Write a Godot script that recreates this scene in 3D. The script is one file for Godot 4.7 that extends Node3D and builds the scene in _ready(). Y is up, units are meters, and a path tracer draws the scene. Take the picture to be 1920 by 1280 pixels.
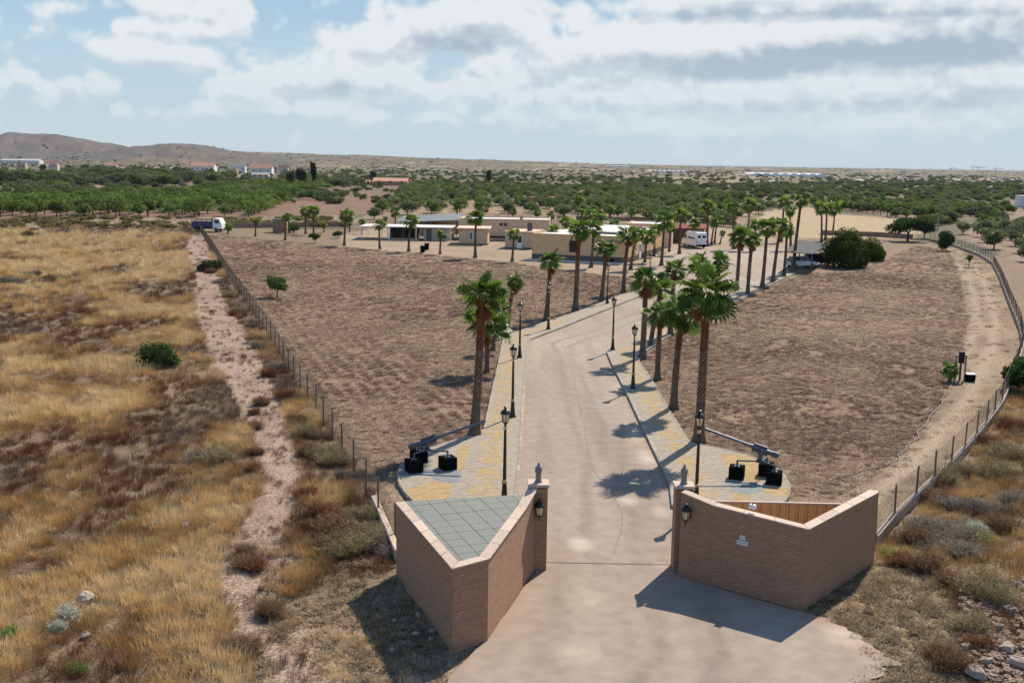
extends Node3D
# ------------------------------------------------------------------ camera model (photo pixels are 1920 x 1280)
const CAM_H := 13.0
const FPX := 2000.0
var CF: Vector3
var CR: Vector3
var CU: Vector3
const SUNV := Vector3(0.5, 1.0, -0.9)      # towards the sun, read from the wall and lamp shadows
var rng := RandomNumberGenerator.new()
var taken := {}
var M := {}
var n_a := FastNoiseLite.new()
var n_b := FastNoiseLite.new()
var n_c := FastNoiseLite.new()
var n_cell := FastNoiseLite.new()

func aim():
	var p := atan(334.0 / FPX)
	var r := 0.0153
	CF = Vector3(0, -sin(p), -cos(p))
	var r0 := Vector3(1, 0, 0)
	var u0 := r0.cross(CF)
	CR = r0 * cos(r) + u0 * sin(r)
	CU = u0 * cos(r) - r0 * sin(r)

func ray(x: float, y: float) -> Vector3:
	return CF + CR * ((x - 960.0) / FPX) + CU * ((640.0 - y) / FPX)

func gp(x: float, y: float, h := 0.0) -> Vector3:      # the point at height h that a photo pixel shows
	var d := ray(x, y)
	return Vector3(0, CAM_H, 0) + d * ((h - CAM_H) / d.y)

func at_z(x: float, y: float, z: float) -> Vector3:    # the point on that pixel's line of sight at depth z
	var d := ray(x, y)
	return Vector3(0, CAM_H, 0) + d * (z / d.z)

func poly(px: Array, h := 0.0) -> PackedVector2Array:
	var o := PackedVector2Array()
	for q in px:
		var w := gp(q[0], q[1], h)
		o.append(Vector2(w.x, w.z))
	return o

# ------------------------------------------------------------------ mesh builder
class MB:
	var v := PackedVector3Array()
	var n := PackedVector3Array()
	var c := PackedColorArray()
	var col := Color(1, 1, 1)
	func tri(a: Vector3, b: Vector3, d: Vector3):
		var m := (b - a).cross(d - a).normalized()
		v.append(a); v.append(d); v.append(b)
		n.append(m); n.append(m); n.append(m)
		c.append(col); c.append(col); c.append(col)
	func trin(a: Vector3, b: Vector3, d: Vector3, m: Vector3):
		v.append(a); v.append(d); v.append(b)
		n.append(m); n.append(m); n.append(m)
		c.append(col); c.append(col); c.append(col)
	func quad(a: Vector3, b: Vector3, d: Vector3, e: Vector3):
		tri(a, b, d); tri(a, d, e)
	func squad(a, b, d, e, na, nb, nd, ne):
		v.append(a); v.append(d); v.append(b); v.append(a); v.append(e); v.append(d)
		n.append(na); n.append(nd); n.append(nb); n.append(na); n.append(ne); n.append(nd)
		for i in 6: c.append(col)
	func box(p: Vector3, s: Vector3, b := Basis.IDENTITY):     # p centre, s full size
		var h := s * 0.5
		var q := []
		for i in 8:
			q.append(p + b * Vector3(h.x if i & 1 else -h.x, h.y if i & 2 else -h.y, h.z if i & 4 else -h.z))
		quad(q[0], q[2], q[3], q[1]); quad(q[4], q[5], q[7], q[6])
		quad(q[0], q[4], q[6], q[2]); quad(q[1], q[3], q[7], q[5])
		quad(q[2], q[6], q[7], q[3]); quad(q[0], q[1], q[5], q[4])
	func cbox(p: Vector3, s: Vector3, ch: float, b := Basis.IDENTITY):   # box with chamfered top edges
		var h := s * 0.5
		var lo := []; var mi := []; var hi := []
		for k in [[-1, -1], [1, -1], [1, 1], [-1, 1]]:
			lo.append(p + b * Vector3(k[0] * h.x, -h.y, k[1] * h.z))
			mi.append(p + b * Vector3(k[0] * h.x, h.y - ch, k[1] * h.z))
			hi.append(p + b * Vector3(k[0] * (h.x - ch), h.y, k[1] * (h.z - ch)))
		for i in 4:
			var j := (i + 1) % 4
			quad(lo[j], lo[i], mi[i], mi[j]); quad(mi[j], mi[i], hi[i], hi[j])
		quad(hi[3], hi[2], hi[1], hi[0])
		quad(lo[0], lo[1], lo[2], lo[3])
	func bar(a: Vector3, b: Vector3, w: float, w2 := -1.0):
		if w2 < 0: w2 = w
		var d := b - a
		var y := d.normalized()
		var x := y.cross(Vector3.UP if absf(y.y) < 0.9 else Vector3.RIGHT).normalized()
		box((a + b) * 0.5, Vector3(w, d.length(), w2), Basis(x, y, x.cross(y)))
	func tube(pts: Array, rad: Array, seg := 8, cap := true):
		var rings := []
		var nr := []
		for i in pts.size():
			var t: Vector3 = (pts[mini(i + 1, pts.size() - 1)] - pts[maxi(i - 1, 0)]).normalized()
			var x := t.cross(Vector3.RIGHT if absf(t.x) < 0.8 else Vector3.FORWARD).normalized()
			var z := x.cross(t)
			var ring := []
			var rn := []
			for k in seg:
				var a := TAU * k / seg
				var o := x * cos(a) + z * sin(a)
				ring.append(pts[i] + o * rad[i]); rn.append(o)
			rings.append(ring); nr.append(rn)
		for i in pts.size() - 1:
			for k in seg:
				var j := (k + 1) % seg
				squad(rings[i][k], rings[i + 1][k], rings[i + 1][j], rings[i][j], nr[i][k], nr[i + 1][k], nr[i + 1][j], nr[i][j])
		if cap:
			var e := pts.size() - 1
			for k in range(1, seg - 1):
				tri(rings[e][0], rings[e][k + 1], rings[e][k])
				tri(rings[0][0], rings[0][k], rings[0][k + 1])
	func lathe(prof: Array, seg := 10, at := Vector3.ZERO, smooth := true):     # prof: [radius, height] from the bottom up
		for i in prof.size() - 1:
			var p0 = prof[i]; var p1 = prof[i + 1]
			var sl := Vector2(p1[1] - p0[1], p0[0] - p1[0]).normalized()
			for k in seg:
				var a := TAU * k / seg
				var b := TAU * (k + 1) / seg
				var A := Vector3(cos(a), 0, sin(a)); var B := Vector3(cos(b), 0, sin(b))
				var na := A * sl.x + Vector3.UP * sl.y; var nb := B * sl.x + Vector3.UP * sl.y
				if not smooth:
					na = (na + nb).normalized(); nb = na
				squad(at + A * p0[0] + Vector3.UP * p0[1], at + A * p1[0] + Vector3.UP * p1[1], at + B * p1[0] + Vector3.UP * p1[1], at + B * p0[0] + Vector3.UP * p0[1], na, na, nb, nb)
	func prism(pl: PackedVector2Array, y0: float, y1: float):      # polygon in x, z
		var ids := Geometry2D.triangulate_polygon(pl)
		for i in range(0, ids.size(), 3):
			var a := pl[ids[i]]; var b := pl[ids[i + 1]]; var d := pl[ids[i + 2]]
			var A := Vector3(a.x, y1, a.y); var B := Vector3(b.x, y1, b.y); var D := Vector3(d.x, y1, d.y)
			if (B - A).cross(D - A).y < 0:
				var t := B; B = D; D = t
			tri(A, B, D)
		var cw := Geometry2D.is_polygon_clockwise(pl)
		for i in pl.size():
			var a := pl[i]; var b := pl[(i + 1) % pl.size()]
			if cw:
				var t := a; a = b; b = t
			quad(Vector3(b.x, y0, b.y), Vector3(a.x, y0, a.y), Vector3(a.x, y1, a.y), Vector3(b.x, y1, b.y))
	func blob(p: Vector3, r: Vector3, rg: RandomNumberGenerator, rough := 0.2, nu := 7, nv := 5):   # a faceted stone
		var g := []
		for i in nv + 1:
			var row := []
			var ph := PI * i / nv
			for k in nu:
				var th := TAU * k / nu
				var s := 1.0 + rg.randf_range(-rough, rough)
				row.append(p + Vector3(sin(ph) * cos(th) * r.x * s, cos(ph) * r.y * s, sin(ph) * sin(th) * r.z * s))
			g.append(row)
		for i in nv:
			for k in nu:
				var j := (k + 1) % nu
				quad(g[i][k], g[i][j], g[i + 1][j], g[i + 1][k])
	func mesh() -> ArrayMesh:
		var arr := []
		arr.resize(Mesh.ARRAY_MAX)
		arr[Mesh.ARRAY_VERTEX] = v
		arr[Mesh.ARRAY_NORMAL] = n
		arr[Mesh.ARRAY_COLOR] = c
		var m := ArrayMesh.new()
		if v.size() > 0:
			m.add_surface_from_arrays(Mesh.PRIMITIVE_TRIANGLES, arr)
		return m

# ------------------------------------------------------------------ naming
func numbered(nm: String) -> String:
	if not taken.has(nm):
		taken[nm] = 0
		return nm
	taken[nm] += 1
	return "%s_%03d" % [nm, taken[nm]]

func put(nm: String, mesh, mat: Material, parent: Node, pos := Vector3.ZERO) -> MeshInstance3D:
	var o := MeshInstance3D.new()
	o.name = nm
	if mesh is MB: mesh = mesh.mesh()
	o.mesh = mesh
	o.material_override = mat
	o.position = pos
	parent.add_child(o, true)
	return o

func thing(nm: String, label: String, cat: String, at := Vector3.ZERO, turn := 0.0, group := "") -> Node3D:
	var o := Node3D.new()
	o.name = numbered(nm)
	add_child(o)
	o.position = at
	o.rotation.y = turn
	tag(o, label, cat, group)
	return o

func tag(o: Node, label: String, cat: String, group := "", kind := ""):
	if label: o.set_meta("label", label)
	if cat: o.set_meta("category", cat)
	if group: o.set_meta("group", group)
	if kind: o.set_meta("kind", kind)

func struct(nm: String, mesh, mat: Material, label: String, cat: String) -> MeshInstance3D:
	var o := put(numbered(nm), mesh, mat, self)
	tag(o, label, cat, "", "structure")
	return o

func dup(src: Node3D, at: Vector3, turn := 0.0, label := "", sc := 1.0) -> Node3D:
	var o: Node3D = src.duplicate()
	o.name = numbered(String(src.name).rstrip("0123456789").rstrip("_"))
	add_child(o)
	o.position = at
	o.rotation.y = turn
	o.scale = Vector3.ONE * sc
	if label: o.set_meta("label", label)
	return o

func scatter(nm: String, mesh, mat: Material, xf: Array, cols: Array, label: String, cat: String, parent: Node = self):
	var mm := MultiMesh.new()
	mm.transform_format = MultiMesh.TRANSFORM_3D
	mm.use_colors = true
	if mesh is MB: mesh = mesh.mesh()
	mm.mesh = mesh
	mm.instance_count = xf.size()
	for i in xf.size():
		mm.set_instance_transform(i, xf[i])
		mm.set_instance_color(i, cols[i])
	var o := MultiMeshInstance3D.new()
	o.name = numbered(nm)
	o.multimesh = mm
	o.material_override = mat
	parent.add_child(o)
	tag(o, label, cat if parent == self else "", "", "stuff")
	return o

# ------------------------------------------------------------------ materials
func noise(f: float, oct := 4, sd := 1, kind := FastNoiseLite.TYPE_SIMPLEX_SMOOTH) -> FastNoiseLite:
	var q := FastNoiseLite.new()
	q.noise_type = kind
	q.frequency = f
	q.seed = sd
	q.fractal_type = FastNoiseLite.FRACTAL_FBM
	q.fractal_octaves = oct
	return q

func grain(sz: int, f: float, lo: float, hi: float, sd: int, oct := 5) -> ImageTexture:    # grey mottling lo..hi that multiplies a colour
	var im := noise(f, oct, sd).get_seamless_image(sz, sz)
	im.convert(Image.FORMAT_L8)
	var d := im.get_data()
	for i in d.size():
		var t := d[i] / 255.0
		d[i] = int(255.0 * clampf(lo + (hi - lo) * clampf((t - 0.2) / 0.6, 0, 1), 0, 1))
	var o := Image.create_from_data(sz, sz, false, Image.FORMAT_L8, d)
	o.generate_mipmaps()
	return ImageTexture.create_from_image(o)

func vmat(nm: String, rough: float, tex: Texture2D = null, sc := 1.0, back := 0.0, bump := 0.0) -> StandardMaterial3D:   # colour from vertices and copies
	var m := StandardMaterial3D.new()
	m.resource_name = nm
	m.vertex_color_use_as_albedo = true
	m.roughness = rough
	m.metallic_specular = 0.3
	m.cull_mode = BaseMaterial3D.CULL_DISABLED
	if tex:
		m.albedo_texture = tex
		m.uv1_triplanar = true
		m.uv1_world_triplanar = true
		m.uv1_scale = Vector3.ONE * sc
		if bump > 0:
			m.heightmap_enabled = true
			m.heightmap_texture = tex
			m.heightmap_scale = bump
	if back > 0:
		m.backlight_enabled = true
		m.backlight = Color(back, back, back)
	M[nm] = m
	return m

func lin(r: float, g: float, b: float) -> Color:
	return Color(r, g, b).linear_to_srgb()

func pmat(nm: String, col: Color, rough: float, metal := 0.0, tex: Texture2D = null, sc := 1.0) -> StandardMaterial3D:   # col linear
	var m := StandardMaterial3D.new()
	m.resource_name = nm
	m.albedo_color = col.linear_to_srgb()
	m.roughness = rough
	m.metallic = metal
	if tex:
		m.albedo_texture = tex
		m.uv1_triplanar = true
		m.uv1_world_triplanar = true
		m.uv1_scale = Vector3.ONE * sc
	M[nm] = m
	return m
# ------------------------------------------------------------------ sky
var cs_n1: FastNoiseLite
var cs_n2: FastNoiseLite
var cs_n3: FastNoiseLite
var cs_low: FastNoiseLite
# cumulus seen in the photo: pixel x, y, half width, half height, strength
const CUMULI := [[285, 105, 120, 34, 0.62], [345, 18, 110, 34, 0.5], [385, 58, 40, 18, 0.5], [105, 160, 80, 24, 0.36], [15, 140, 40, 22, 0.32], [270, 50, 45, 14, 0.4], [30, 15, 90, 14, 0.2],
	[470, 172, 70, 26, 0.5], [640, 150, 120, 46, 0.75], [700, 90, 60, 26, 0.55], [830, 60, 120, 46, 0.75], [930, 30, 130, 40, 0.6], [560, 205, 130, 20, 0.35], [900, 170, 160, 40, 0.4],
	[1080, 110, 160, 46, 0.6], [1270, 90, 180, 46, 0.65], [1400, 110, 180, 50, 0.7], [1560, 70, 160, 44, 0.6], [1750, 60, 220, 60, 0.75], [1350, 10, 220, 24, 0.6], [1650, 5, 260, 22, 0.7], [1700, 170, 180, 34, 0.55],
	[1880, 150, 90, 34, 0.6], [1250, 175, 240, 34, 0.5], [1500, 200, 260, 30, 0.45], [1000, 215, 260, 26, 0.35], [1700, 230, 300, 26, 0.3], [760, 225, 160, 16, 0.22], [200, 205, 200, 16, 0.16], [1850, 90, 140, 60, 0.5], [1900, 200, 120, 40, 0.4], [1600, 250, 400, 24, 0.3], [1200, 245, 300, 20, 0.25]]
const GREYS := [[640, 162, 80, 16, 0.7], [860, 80, 90, 18, 0.65], [1400, 132, 130, 17, 0.85], [1290, 22, 170, 20, 0.75], [1740, 90, 170, 30, 1.0], [1600, 12, 230, 22, 0.8], [1050, 158, 90, 13, 0.6],
	[1600, 185, 140, 14, 0.6], [1870, 40, 120, 30, 0.8], [1000, 10, 60, 10, 0.6], [1480, 100, 50, 16, 0.6], [1450, 205, 120, 10, 0.35], [1180, 205, 120, 9, 0.3], [1820, 195, 90, 14, 0.4]]
var cum := []
var gry := []

func to_sky(list: Array) -> Array:
	var o := []
	for b in list:
		var d := ray(b[0], b[1]).normalized()
		o.append([rad_to_deg(atan2(d.x, -d.z)), rad_to_deg(asin(d.y)), 1.0 / (b[2] * 0.02865), 1.0 / (b[3] * 0.02865), b[4]])
	return o

func cloud_density(a: float, e: float) -> float:
	var s := 1.0 / (1.0 + maxf(e - 10.0, 0.0) * 0.03)
	var x := a * s
	var d := cs_n1.get_noise_2d(x, e * 1.25 * s + 40.0) * 0.4 - cs_n3.get_noise_2d(x, e * 1.2 * s) * 0.26
	var lo := cs_low.get_noise_2d(a * s, e * 1.6 * s)
	var inside := e < 12.0 and absf(a) < 32.0
	d += (lo * 0.9 - 0.12) * (0.35 if inside else 1.0)
	if inside:
		d -= 0.01
		for b in cum:
			var u: float = (a - b[0]) * b[2]
			if absf(u) > 2.2: continue
			var w: float = (e - b[1]) * b[3]
			if w < 0: w *= 1.5
			var q := u * u + w * w
			if q < 5.0: d += b[4] * 1.2 * exp(-q)
	return d

func sky_color(a: float, e: float) -> Color:
	var t := clampf(e / 90.0, 0, 1)
	var c := Color(0.82, 0.872, 0.895).lerp(Color(0.71, 0.83, 0.91), clampf(e / 7.5, 0, 1))
	c = c.lerp(Color(0.33, 0.53, 0.80), pow(clampf((e - 6.0) / 60.0, 0, 1), 0.75))
	var d := cloud_density(a, e)
	if d > -0.05:
		var d2 := cloud_density(a + 0.12, e + 0.55)
		var al := smoothstep(-0.04, 0.28, d)
		var g := smoothstep(0.3, 1.2, d) * 0.22 + clampf((d2 - d) * 1.6, -0.3, 0.35) - 0.05
		g += cs_n2.get_noise_2d(a, e * 1.6) * 0.3
		if e < 12.0 and absf(a) < 32.0:
			for b in gry:
				var u: float = (a - b[0]) * b[2]
				if absf(u) > 2.2: continue
				var w: float = (e - b[1]) * b[3]
				g += b[4] * (0.62 + cs_n1.get_noise_2d(a * 1.7, e * 2.6) * 0.9) * exp(-u * u - w * w)
			for b in cum:          # flat grey undersides
				var u: float = (a - b[0]) * b[2]
				if absf(u) > 1.6: continue
				var w: float = (e - b[1]) * b[3]
				if w < 0.35 and w > -1.4: g += b[4] * 0.5 * exp(-u * u * 1.3) * clampf(0.35 - w, 0.0, 1.0) * clampf(1.4 + w, 0.0, 1.0)
				elif w >= 0.35 and w < 1.6: g -= b[4] * 0.22 * exp(-u * u)
		else:
			g += 0.12
		var cc := Color(0.925, 0.945, 0.955).lerp(Color(0.70, 0.765, 0.825), clampf(g, 0.0, 1.0))
		var far := smoothstep(6.0, 0.0, e)          # low clouds lie far off behind more air
		cc = cc.lerp(Color(0.835, 0.895, 0.92), far * 0.75)
		c = c.lerp(cc, al * (1.0 - far * 0.25))
	return c

func make_sky() -> ImageTexture:
	cs_n1 = noise(0.3, 7, 11)
	cs_n1.fractal_gain = 0.52
	cs_n3 = noise(0.34, 5, 77)
	cs_n3.fractal_type = FastNoiseLite.FRACTAL_RIDGED
	cs_n2 = noise(0.5, 4, 5)
	cs_low = noise(0.035, 2, 23)
	cum = to_sky(CUMULI)
	gry = to_sky(GREYS)
	var W := 4096; var H := 2048
	var by := PackedByteArray()
	by.resize(W * H * 3)
	var base := Color(0.52, 0.45, 0.38)
	var j := 0
	while j < H / 2 + 2:
		var e0 := 90.0 - (j + 0.5) / H * 180.0
		var st := 1 if e0 < 13.0 else 8
		if st == 8: e0 -= 3.5 / H * 180.0
		var i := 0
		var s2 := 1
		while i < W:
			var a := (i + 0.5) / W * 360.0
			if a > 180.0: a -= 360.0
			s2 = 1 if (st == 1 and absf(a) < 34.0) else (8 if st == 8 else 4)
			if absf(a) > 33.0 and s2 == 1: s2 = 4
			var c := sky_color(a + s2 * 0.5 * 360.0 / W, maxf(e0, 0.0))
			var r := int(c.r * 255.0 + 0.5); var g := int(c.g * 255.0 + 0.5); var b := int(c.b * 255.0 + 0.5)
			for jj in st:
				for ii in s2:
					var o := ((j + jj) * W + mini(i + ii, W - 1)) * 3
					by[o] = r; by[o + 1] = g; by[o + 2] = b
			i += s2
		j += st
	var o2 := j * W * 3
	var row := PackedByteArray()
	row.resize(W * 3)
	for i in W:
		row[i * 3] = int(base.r * 255); row[i * 3 + 1] = int(base.g * 255); row[i * 3 + 2] = int(base.b * 255)
	var head := by.slice(0, o2)
	for k in H - j: head.append_array(row)
	return ImageTexture.create_from_image(Image.create_from_data(W, H, false, Image.FORMAT_RGB8, head))
# ------------------------------------------------------------------ materials of the place
func make_materials():
	var g1 := grain(512, 0.02, 0.55, 1.0, 3)
	var g2 := grain(512, 0.06, 0.66, 1.0, 9, 6)
	var g3 := grain(512, 0.012, 0.78, 1.0, 17, 6)
	var g4 := grain(256, 0.02, 0.93, 1.0, 19, 4)
	M.g1 = g1; M.g2 = g2; var g5 := grain(1024, 0.008, 0.93, 1.0, 29, 8)
	M.g3 = g3; M.g4 = g4
	vmat("soil", 0.95, g2, 0.19, 0.0, 1.2)
	vmat("concrete_road", 0.9, g5, 0.14)
	vmat("paver", 0.85, g2, 2.1)
	vmat("painted", 0.85)
	vmat("leafy", 0.85, null, 1.0, 0.95)
	M.leafy.metallic_specular = 0.15
	vmat("palm_leaf", 0.42, null, 1.0, 0.9)
	vmat("straw", 0.8, null, 1.0, 0.6)
	vmat("bark", 0.95, g2, 2.3)
	vmat("stone", 0.9, g2, 1.7)
	vmat("plaster", 0.92, g4, 0.2)
	pmat("black_iron", Color(0.012, 0.012, 0.013), 0.38, 0.3)
	pmat("shaft_iron", Color(0.028, 0.017, 0.012), 0.45, 0.2)
	pmat("brass", Color(0.62, 0.47, 0.22), 0.4, 0.6)
	pmat("milk_glass", Color(0.72, 0.62, 0.46), 0.3)
	pmat("black_block", Color(0.006, 0.006, 0.006), 0.95)
	M.black_block.metallic_specular = 0.1
	pmat("gun_steel", Color(0.075, 0.10, 0.135), 0.36, 0.45)
	pmat("steel_post", Color(0.10, 0.075, 0.06), 0.8, 0.0)
	pmat("wire", Color(0.12, 0.10, 0.085), 0.7, 0.2)
	pmat("footing", Color(0.36, 0.29, 0.24), 0.92, 0.0, g3, 0.9)
	pmat("cap_stone", Color(0.68, 0.55, 0.46), 0.85, 0.0, g3, 1.3)
	pmat("slat_wood", Color(0.42, 0.21, 0.075), 0.6, 0.0, g1, 1.0)
	pmat("white_paint", Color(0.78, 0.78, 0.77), 0.5)
	pmat("white_roof", Color(0.62, 0.62, 0.61), 0.7, 0.0, g3, 0.3)
	pmat("dark_glass", Color(0.02, 0.025, 0.03), 0.08)
	pmat("rubber", Color(0.015, 0.015, 0.015), 0.8)
	pmat("red_paint", Color(0.42, 0.04, 0.03), 0.5)
	pmat("blue_paint", Color(0.012, 0.025, 0.10), 0.45)
	pmat("silver_paint", Color(0.34, 0.40, 0.48), 0.3, 0.4)
	pmat("navy_paint", Color(0.012, 0.03, 0.11), 0.3, 0.1)
	pmat("grey_sheet", Color(0.16, 0.165, 0.17), 0.95, 0.0, g3, 0.5)
	M.grey_sheet.metallic_specular = 0.05
	pmat("slate_sheet", Color(0.12, 0.16, 0.19), 0.6, 0.1, g3, 0.5)
	pmat("hose", Color(0.21, 0.185, 0.165), 0.7)
	pmat("crack", Color(0.13, 0.10, 0.08), 0.95)
	pmat("letter_tile", Color(0.72, 0.73, 0.76), 0.35)
	pmat("letter_ink", Color(0.04, 0.05, 0.09), 0.5)
	for k in 3: pmat("slat_%d" % k, Color(0.60, 0.33, 0.125) * [1.0, 0.84, 1.12][k], 0.6)
	pmat("frame_brown", Color(0.09, 0.045, 0.035), 0.7)
	pmat("finial_stone", Color(0.30, 0.28, 0.26), 0.9, 0.0, g2, 4.0)
	M.cladding = cladding()
	M.roof_tile = roof_tile()

func cladding() -> StandardMaterial3D:          # thin stacked ledge stone, far too fine to pick apart
	var W := 512
	var im := Image.create(W, W, false, Image.FORMAT_RGB8)
	var hi := Image.create(W, W, false, Image.FORMAT_L8)
	var r := RandomNumberGenerator.new()
	r.seed = 77
	im.fill(lin(0.20, 0.118, 0.078))
	var y := 0
	while y < W:
		var h := mini(r.randi_range(7, 12), W - y)
		if W - y - h < 5: h = W - y
		var x := 0
		var ph := r.randi_range(0, W)
		while x < W:
			var w := mini(r.randi_range(36, 120), W - x)
			if W - x - w < 30: w = W - x
			var k := r.randf_range(0.84, 1.16) * (1.3 if r.randf() < 0.05 else 1.0)
			var c := lin(0.355 * k, 0.203 * k * r.randf_range(0.93, 1.09), 0.128 * k * r.randf_range(0.9, 1.12))
			var hv := r.randf_range(0.5, 1.0)
			for o in [0, -W]:
				var rc := Rect2i((x + ph) % W + o, y, w - 1, h - 1)
				im.fill_rect(rc, c)
				hi.fill_rect(rc, Color(hv, hv, hv))
			x += w
		y += h
	im.generate_mipmaps()
	var m := StandardMaterial3D.new()
	m.resource_name = "stacked_stone"
	m.albedo_texture = ImageTexture.create_from_image(im)
	m.heightmap_enabled = true
	m.heightmap_texture = ImageTexture.create_from_image(hi)
	m.heightmap_scale = 1.2
	m.uv1_triplanar = true
	m.uv1_world_triplanar = true
	m.uv1_triplanar_sharpness = 8.0
	m.uv1_scale = Vector3.ONE * 0.95
	m.roughness = 0.9
	return m

func roof_tile() -> StandardMaterial3D:         # fine dimples of a rubber walkway tile
	var W := 128
	var im := Image.create(W, W, false, Image.FORMAT_RGB8)
	im.fill(lin(0.135, 0.15, 0.145))
	for j in 8:
		for i in 8:
			im.fill_rect(Rect2i(i * 16 + 3, j * 16 + 3, 8, 8), lin(0.095, 0.11, 0.11))
	im.generate_mipmaps()
	var m := StandardMaterial3D.new()
	m.resource_name = "dimpled_tile"
	m.albedo_texture = ImageTexture.create_from_image(im)
	m.uv1_triplanar = true
	m.uv1_world_triplanar = true
	m.uv1_scale = Vector3.ONE * 1.6
	m.roughness = 0.75
	return m

# ------------------------------------------------------------------ ground
var P := {}

func regions():
	# outlines in the plane, read off the photo at ground level
	P.plot_l = poly([[385, 440], [470, 446], [640, 462], [770, 473], [960, 492], [1090, 510], [1180, 520], [1200, 545], [1120, 570], [1020, 606], [945, 640], [925, 735], [905, 815], [845, 830], [760, 862], [735, 890], [720, 930], [690, 900], [650, 830], [596, 762], [545, 690], [480, 590], [425, 510]])
	P.plot_r = poly([[1195, 680], [1260, 630], [1400, 556], [1500, 512], [1600, 510], [1720, 460], [1780, 470], [1800, 520], [1815, 600], [1800, 680], [1770, 750], [1690, 850], [1630, 900], [1560, 935], [1480, 930], [1480, 880], [1380, 850], [1300, 835], [1230, 720]])
	P.track_r = poly([[1560, 940], [1690, 850], [1770, 750], [1810, 660], [1815, 590], [1795, 510], [1770, 465], [1792, 458], [1840, 478], [1866, 496], [1884, 540], [1905, 600], [1912, 640], [1895, 700], [1870, 765], [1800, 860], [1720, 925], [1650, 1010], [1640, 960]])
	P.yard = poly([[640, 440], [700, 428], [900, 424], [1060, 424], [1300, 424], [1480, 434], [1540, 470], [1500, 512], [1400, 556], [1180, 522], [960, 492], [770, 473], [640, 462]])
	P.path_l = poly([[350, 440], [385, 440], [400, 500], [420, 560], [470, 640], [510, 720], [540, 800], [560, 870], [555, 940], [520, 1010], [500, 1050], [470, 1060], [440, 1110], [410, 1090], [418, 1030], [460, 960], [500, 900], [480, 850], [435, 740], [385, 650], [362, 590], [365, 520], [350, 480]])
	P.bare_l = poly([[450, 1120], [560, 1120], [700, 1150], [760, 1230], [850, 1240], [860, 1300], [600, 1330], [480, 1290], [450, 1200]])
	P.meadow = poly([[-300, 430], [360, 424], [385, 445], [425, 512], [480, 592], [545, 692], [596, 764], [650, 832], [690, 902], [735, 1000], [745, 1060], [700, 1090], [560, 1110], [480, 1170], [460, 1400], [-300, 1400]])
	P.verge_r = poly([[1640, 1030], [1800, 880], [1880, 770], [1915, 680], [2100, 600], [2400, 600], [2400, 1500], [1560, 1500], [1640, 1260], [1560, 1160], [1600, 1090]])
	P.fallow = poly([[-80, 432], [380, 426], [440, 421], [660, 424], [660, 403], [330, 407], [-80, 411]])
	P.ripe = poly([[-300, 432], [345, 430], [362, 470], [340, 515], [200, 530], [60, 520], [-300, 560]])
	P.path_2 = poly([[398, 1095], [440, 1060], [500, 1045], [565, 1035], [570, 1060], [500, 1100], [478, 1140], [490, 1180], [570, 1225], [620, 1290], [560, 1320], [510, 1240], [440, 1190], [418, 1130]])
	P.wheelway = poly([[1560, 955], [1620, 905], [1700, 845], [1790, 740], [1838, 650], [1850, 600], [1834, 530], [1800, 480], [1780, 462]])
	P.wheat = poly([[1370, 446], [1440, 396], [1500, 386], [1565, 400], [1700, 412], [1740, 432], [1690, 446], [1560, 447]])
	P.orchard_l = poly([[-60, 412], [330, 408], [640, 404], [720, 398], [735, 372], [640, 350], [480, 345], [380, 362], [150, 372], [-60, 392]])
	P.orchard_c = poly([[640, 420], [760, 402], [1000, 404], [1300, 428], [1380, 424], [1440, 394], [1390, 366], [1250, 350], [1000, 345], [760, 352], [735, 385]])
	P.orchard_r = poly([[1575, 394], [1620, 388], [1770, 384], [1900, 374], [1920, 400], [1800, 410], [1700, 412]])
	P.orchard_e = poly([[1800, 440], [1870, 400], [2050, 390], [2200, 520], [1960, 520], [1880, 480]])
	P.road = road_outline()

func ink(pl: PackedVector2Array, p: Vector2) -> bool:
	return Geometry2D.is_point_in_polygon(p, pl)

func mixc(a: Color, b: Color, t: float) -> Color:
	return a.lerp(b, clampf(t, 0.0, 1.0))

const SOIL := Color(0.21, 0.13, 0.097)
const STRAW := Color(0.36, 0.27, 0.185)

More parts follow.
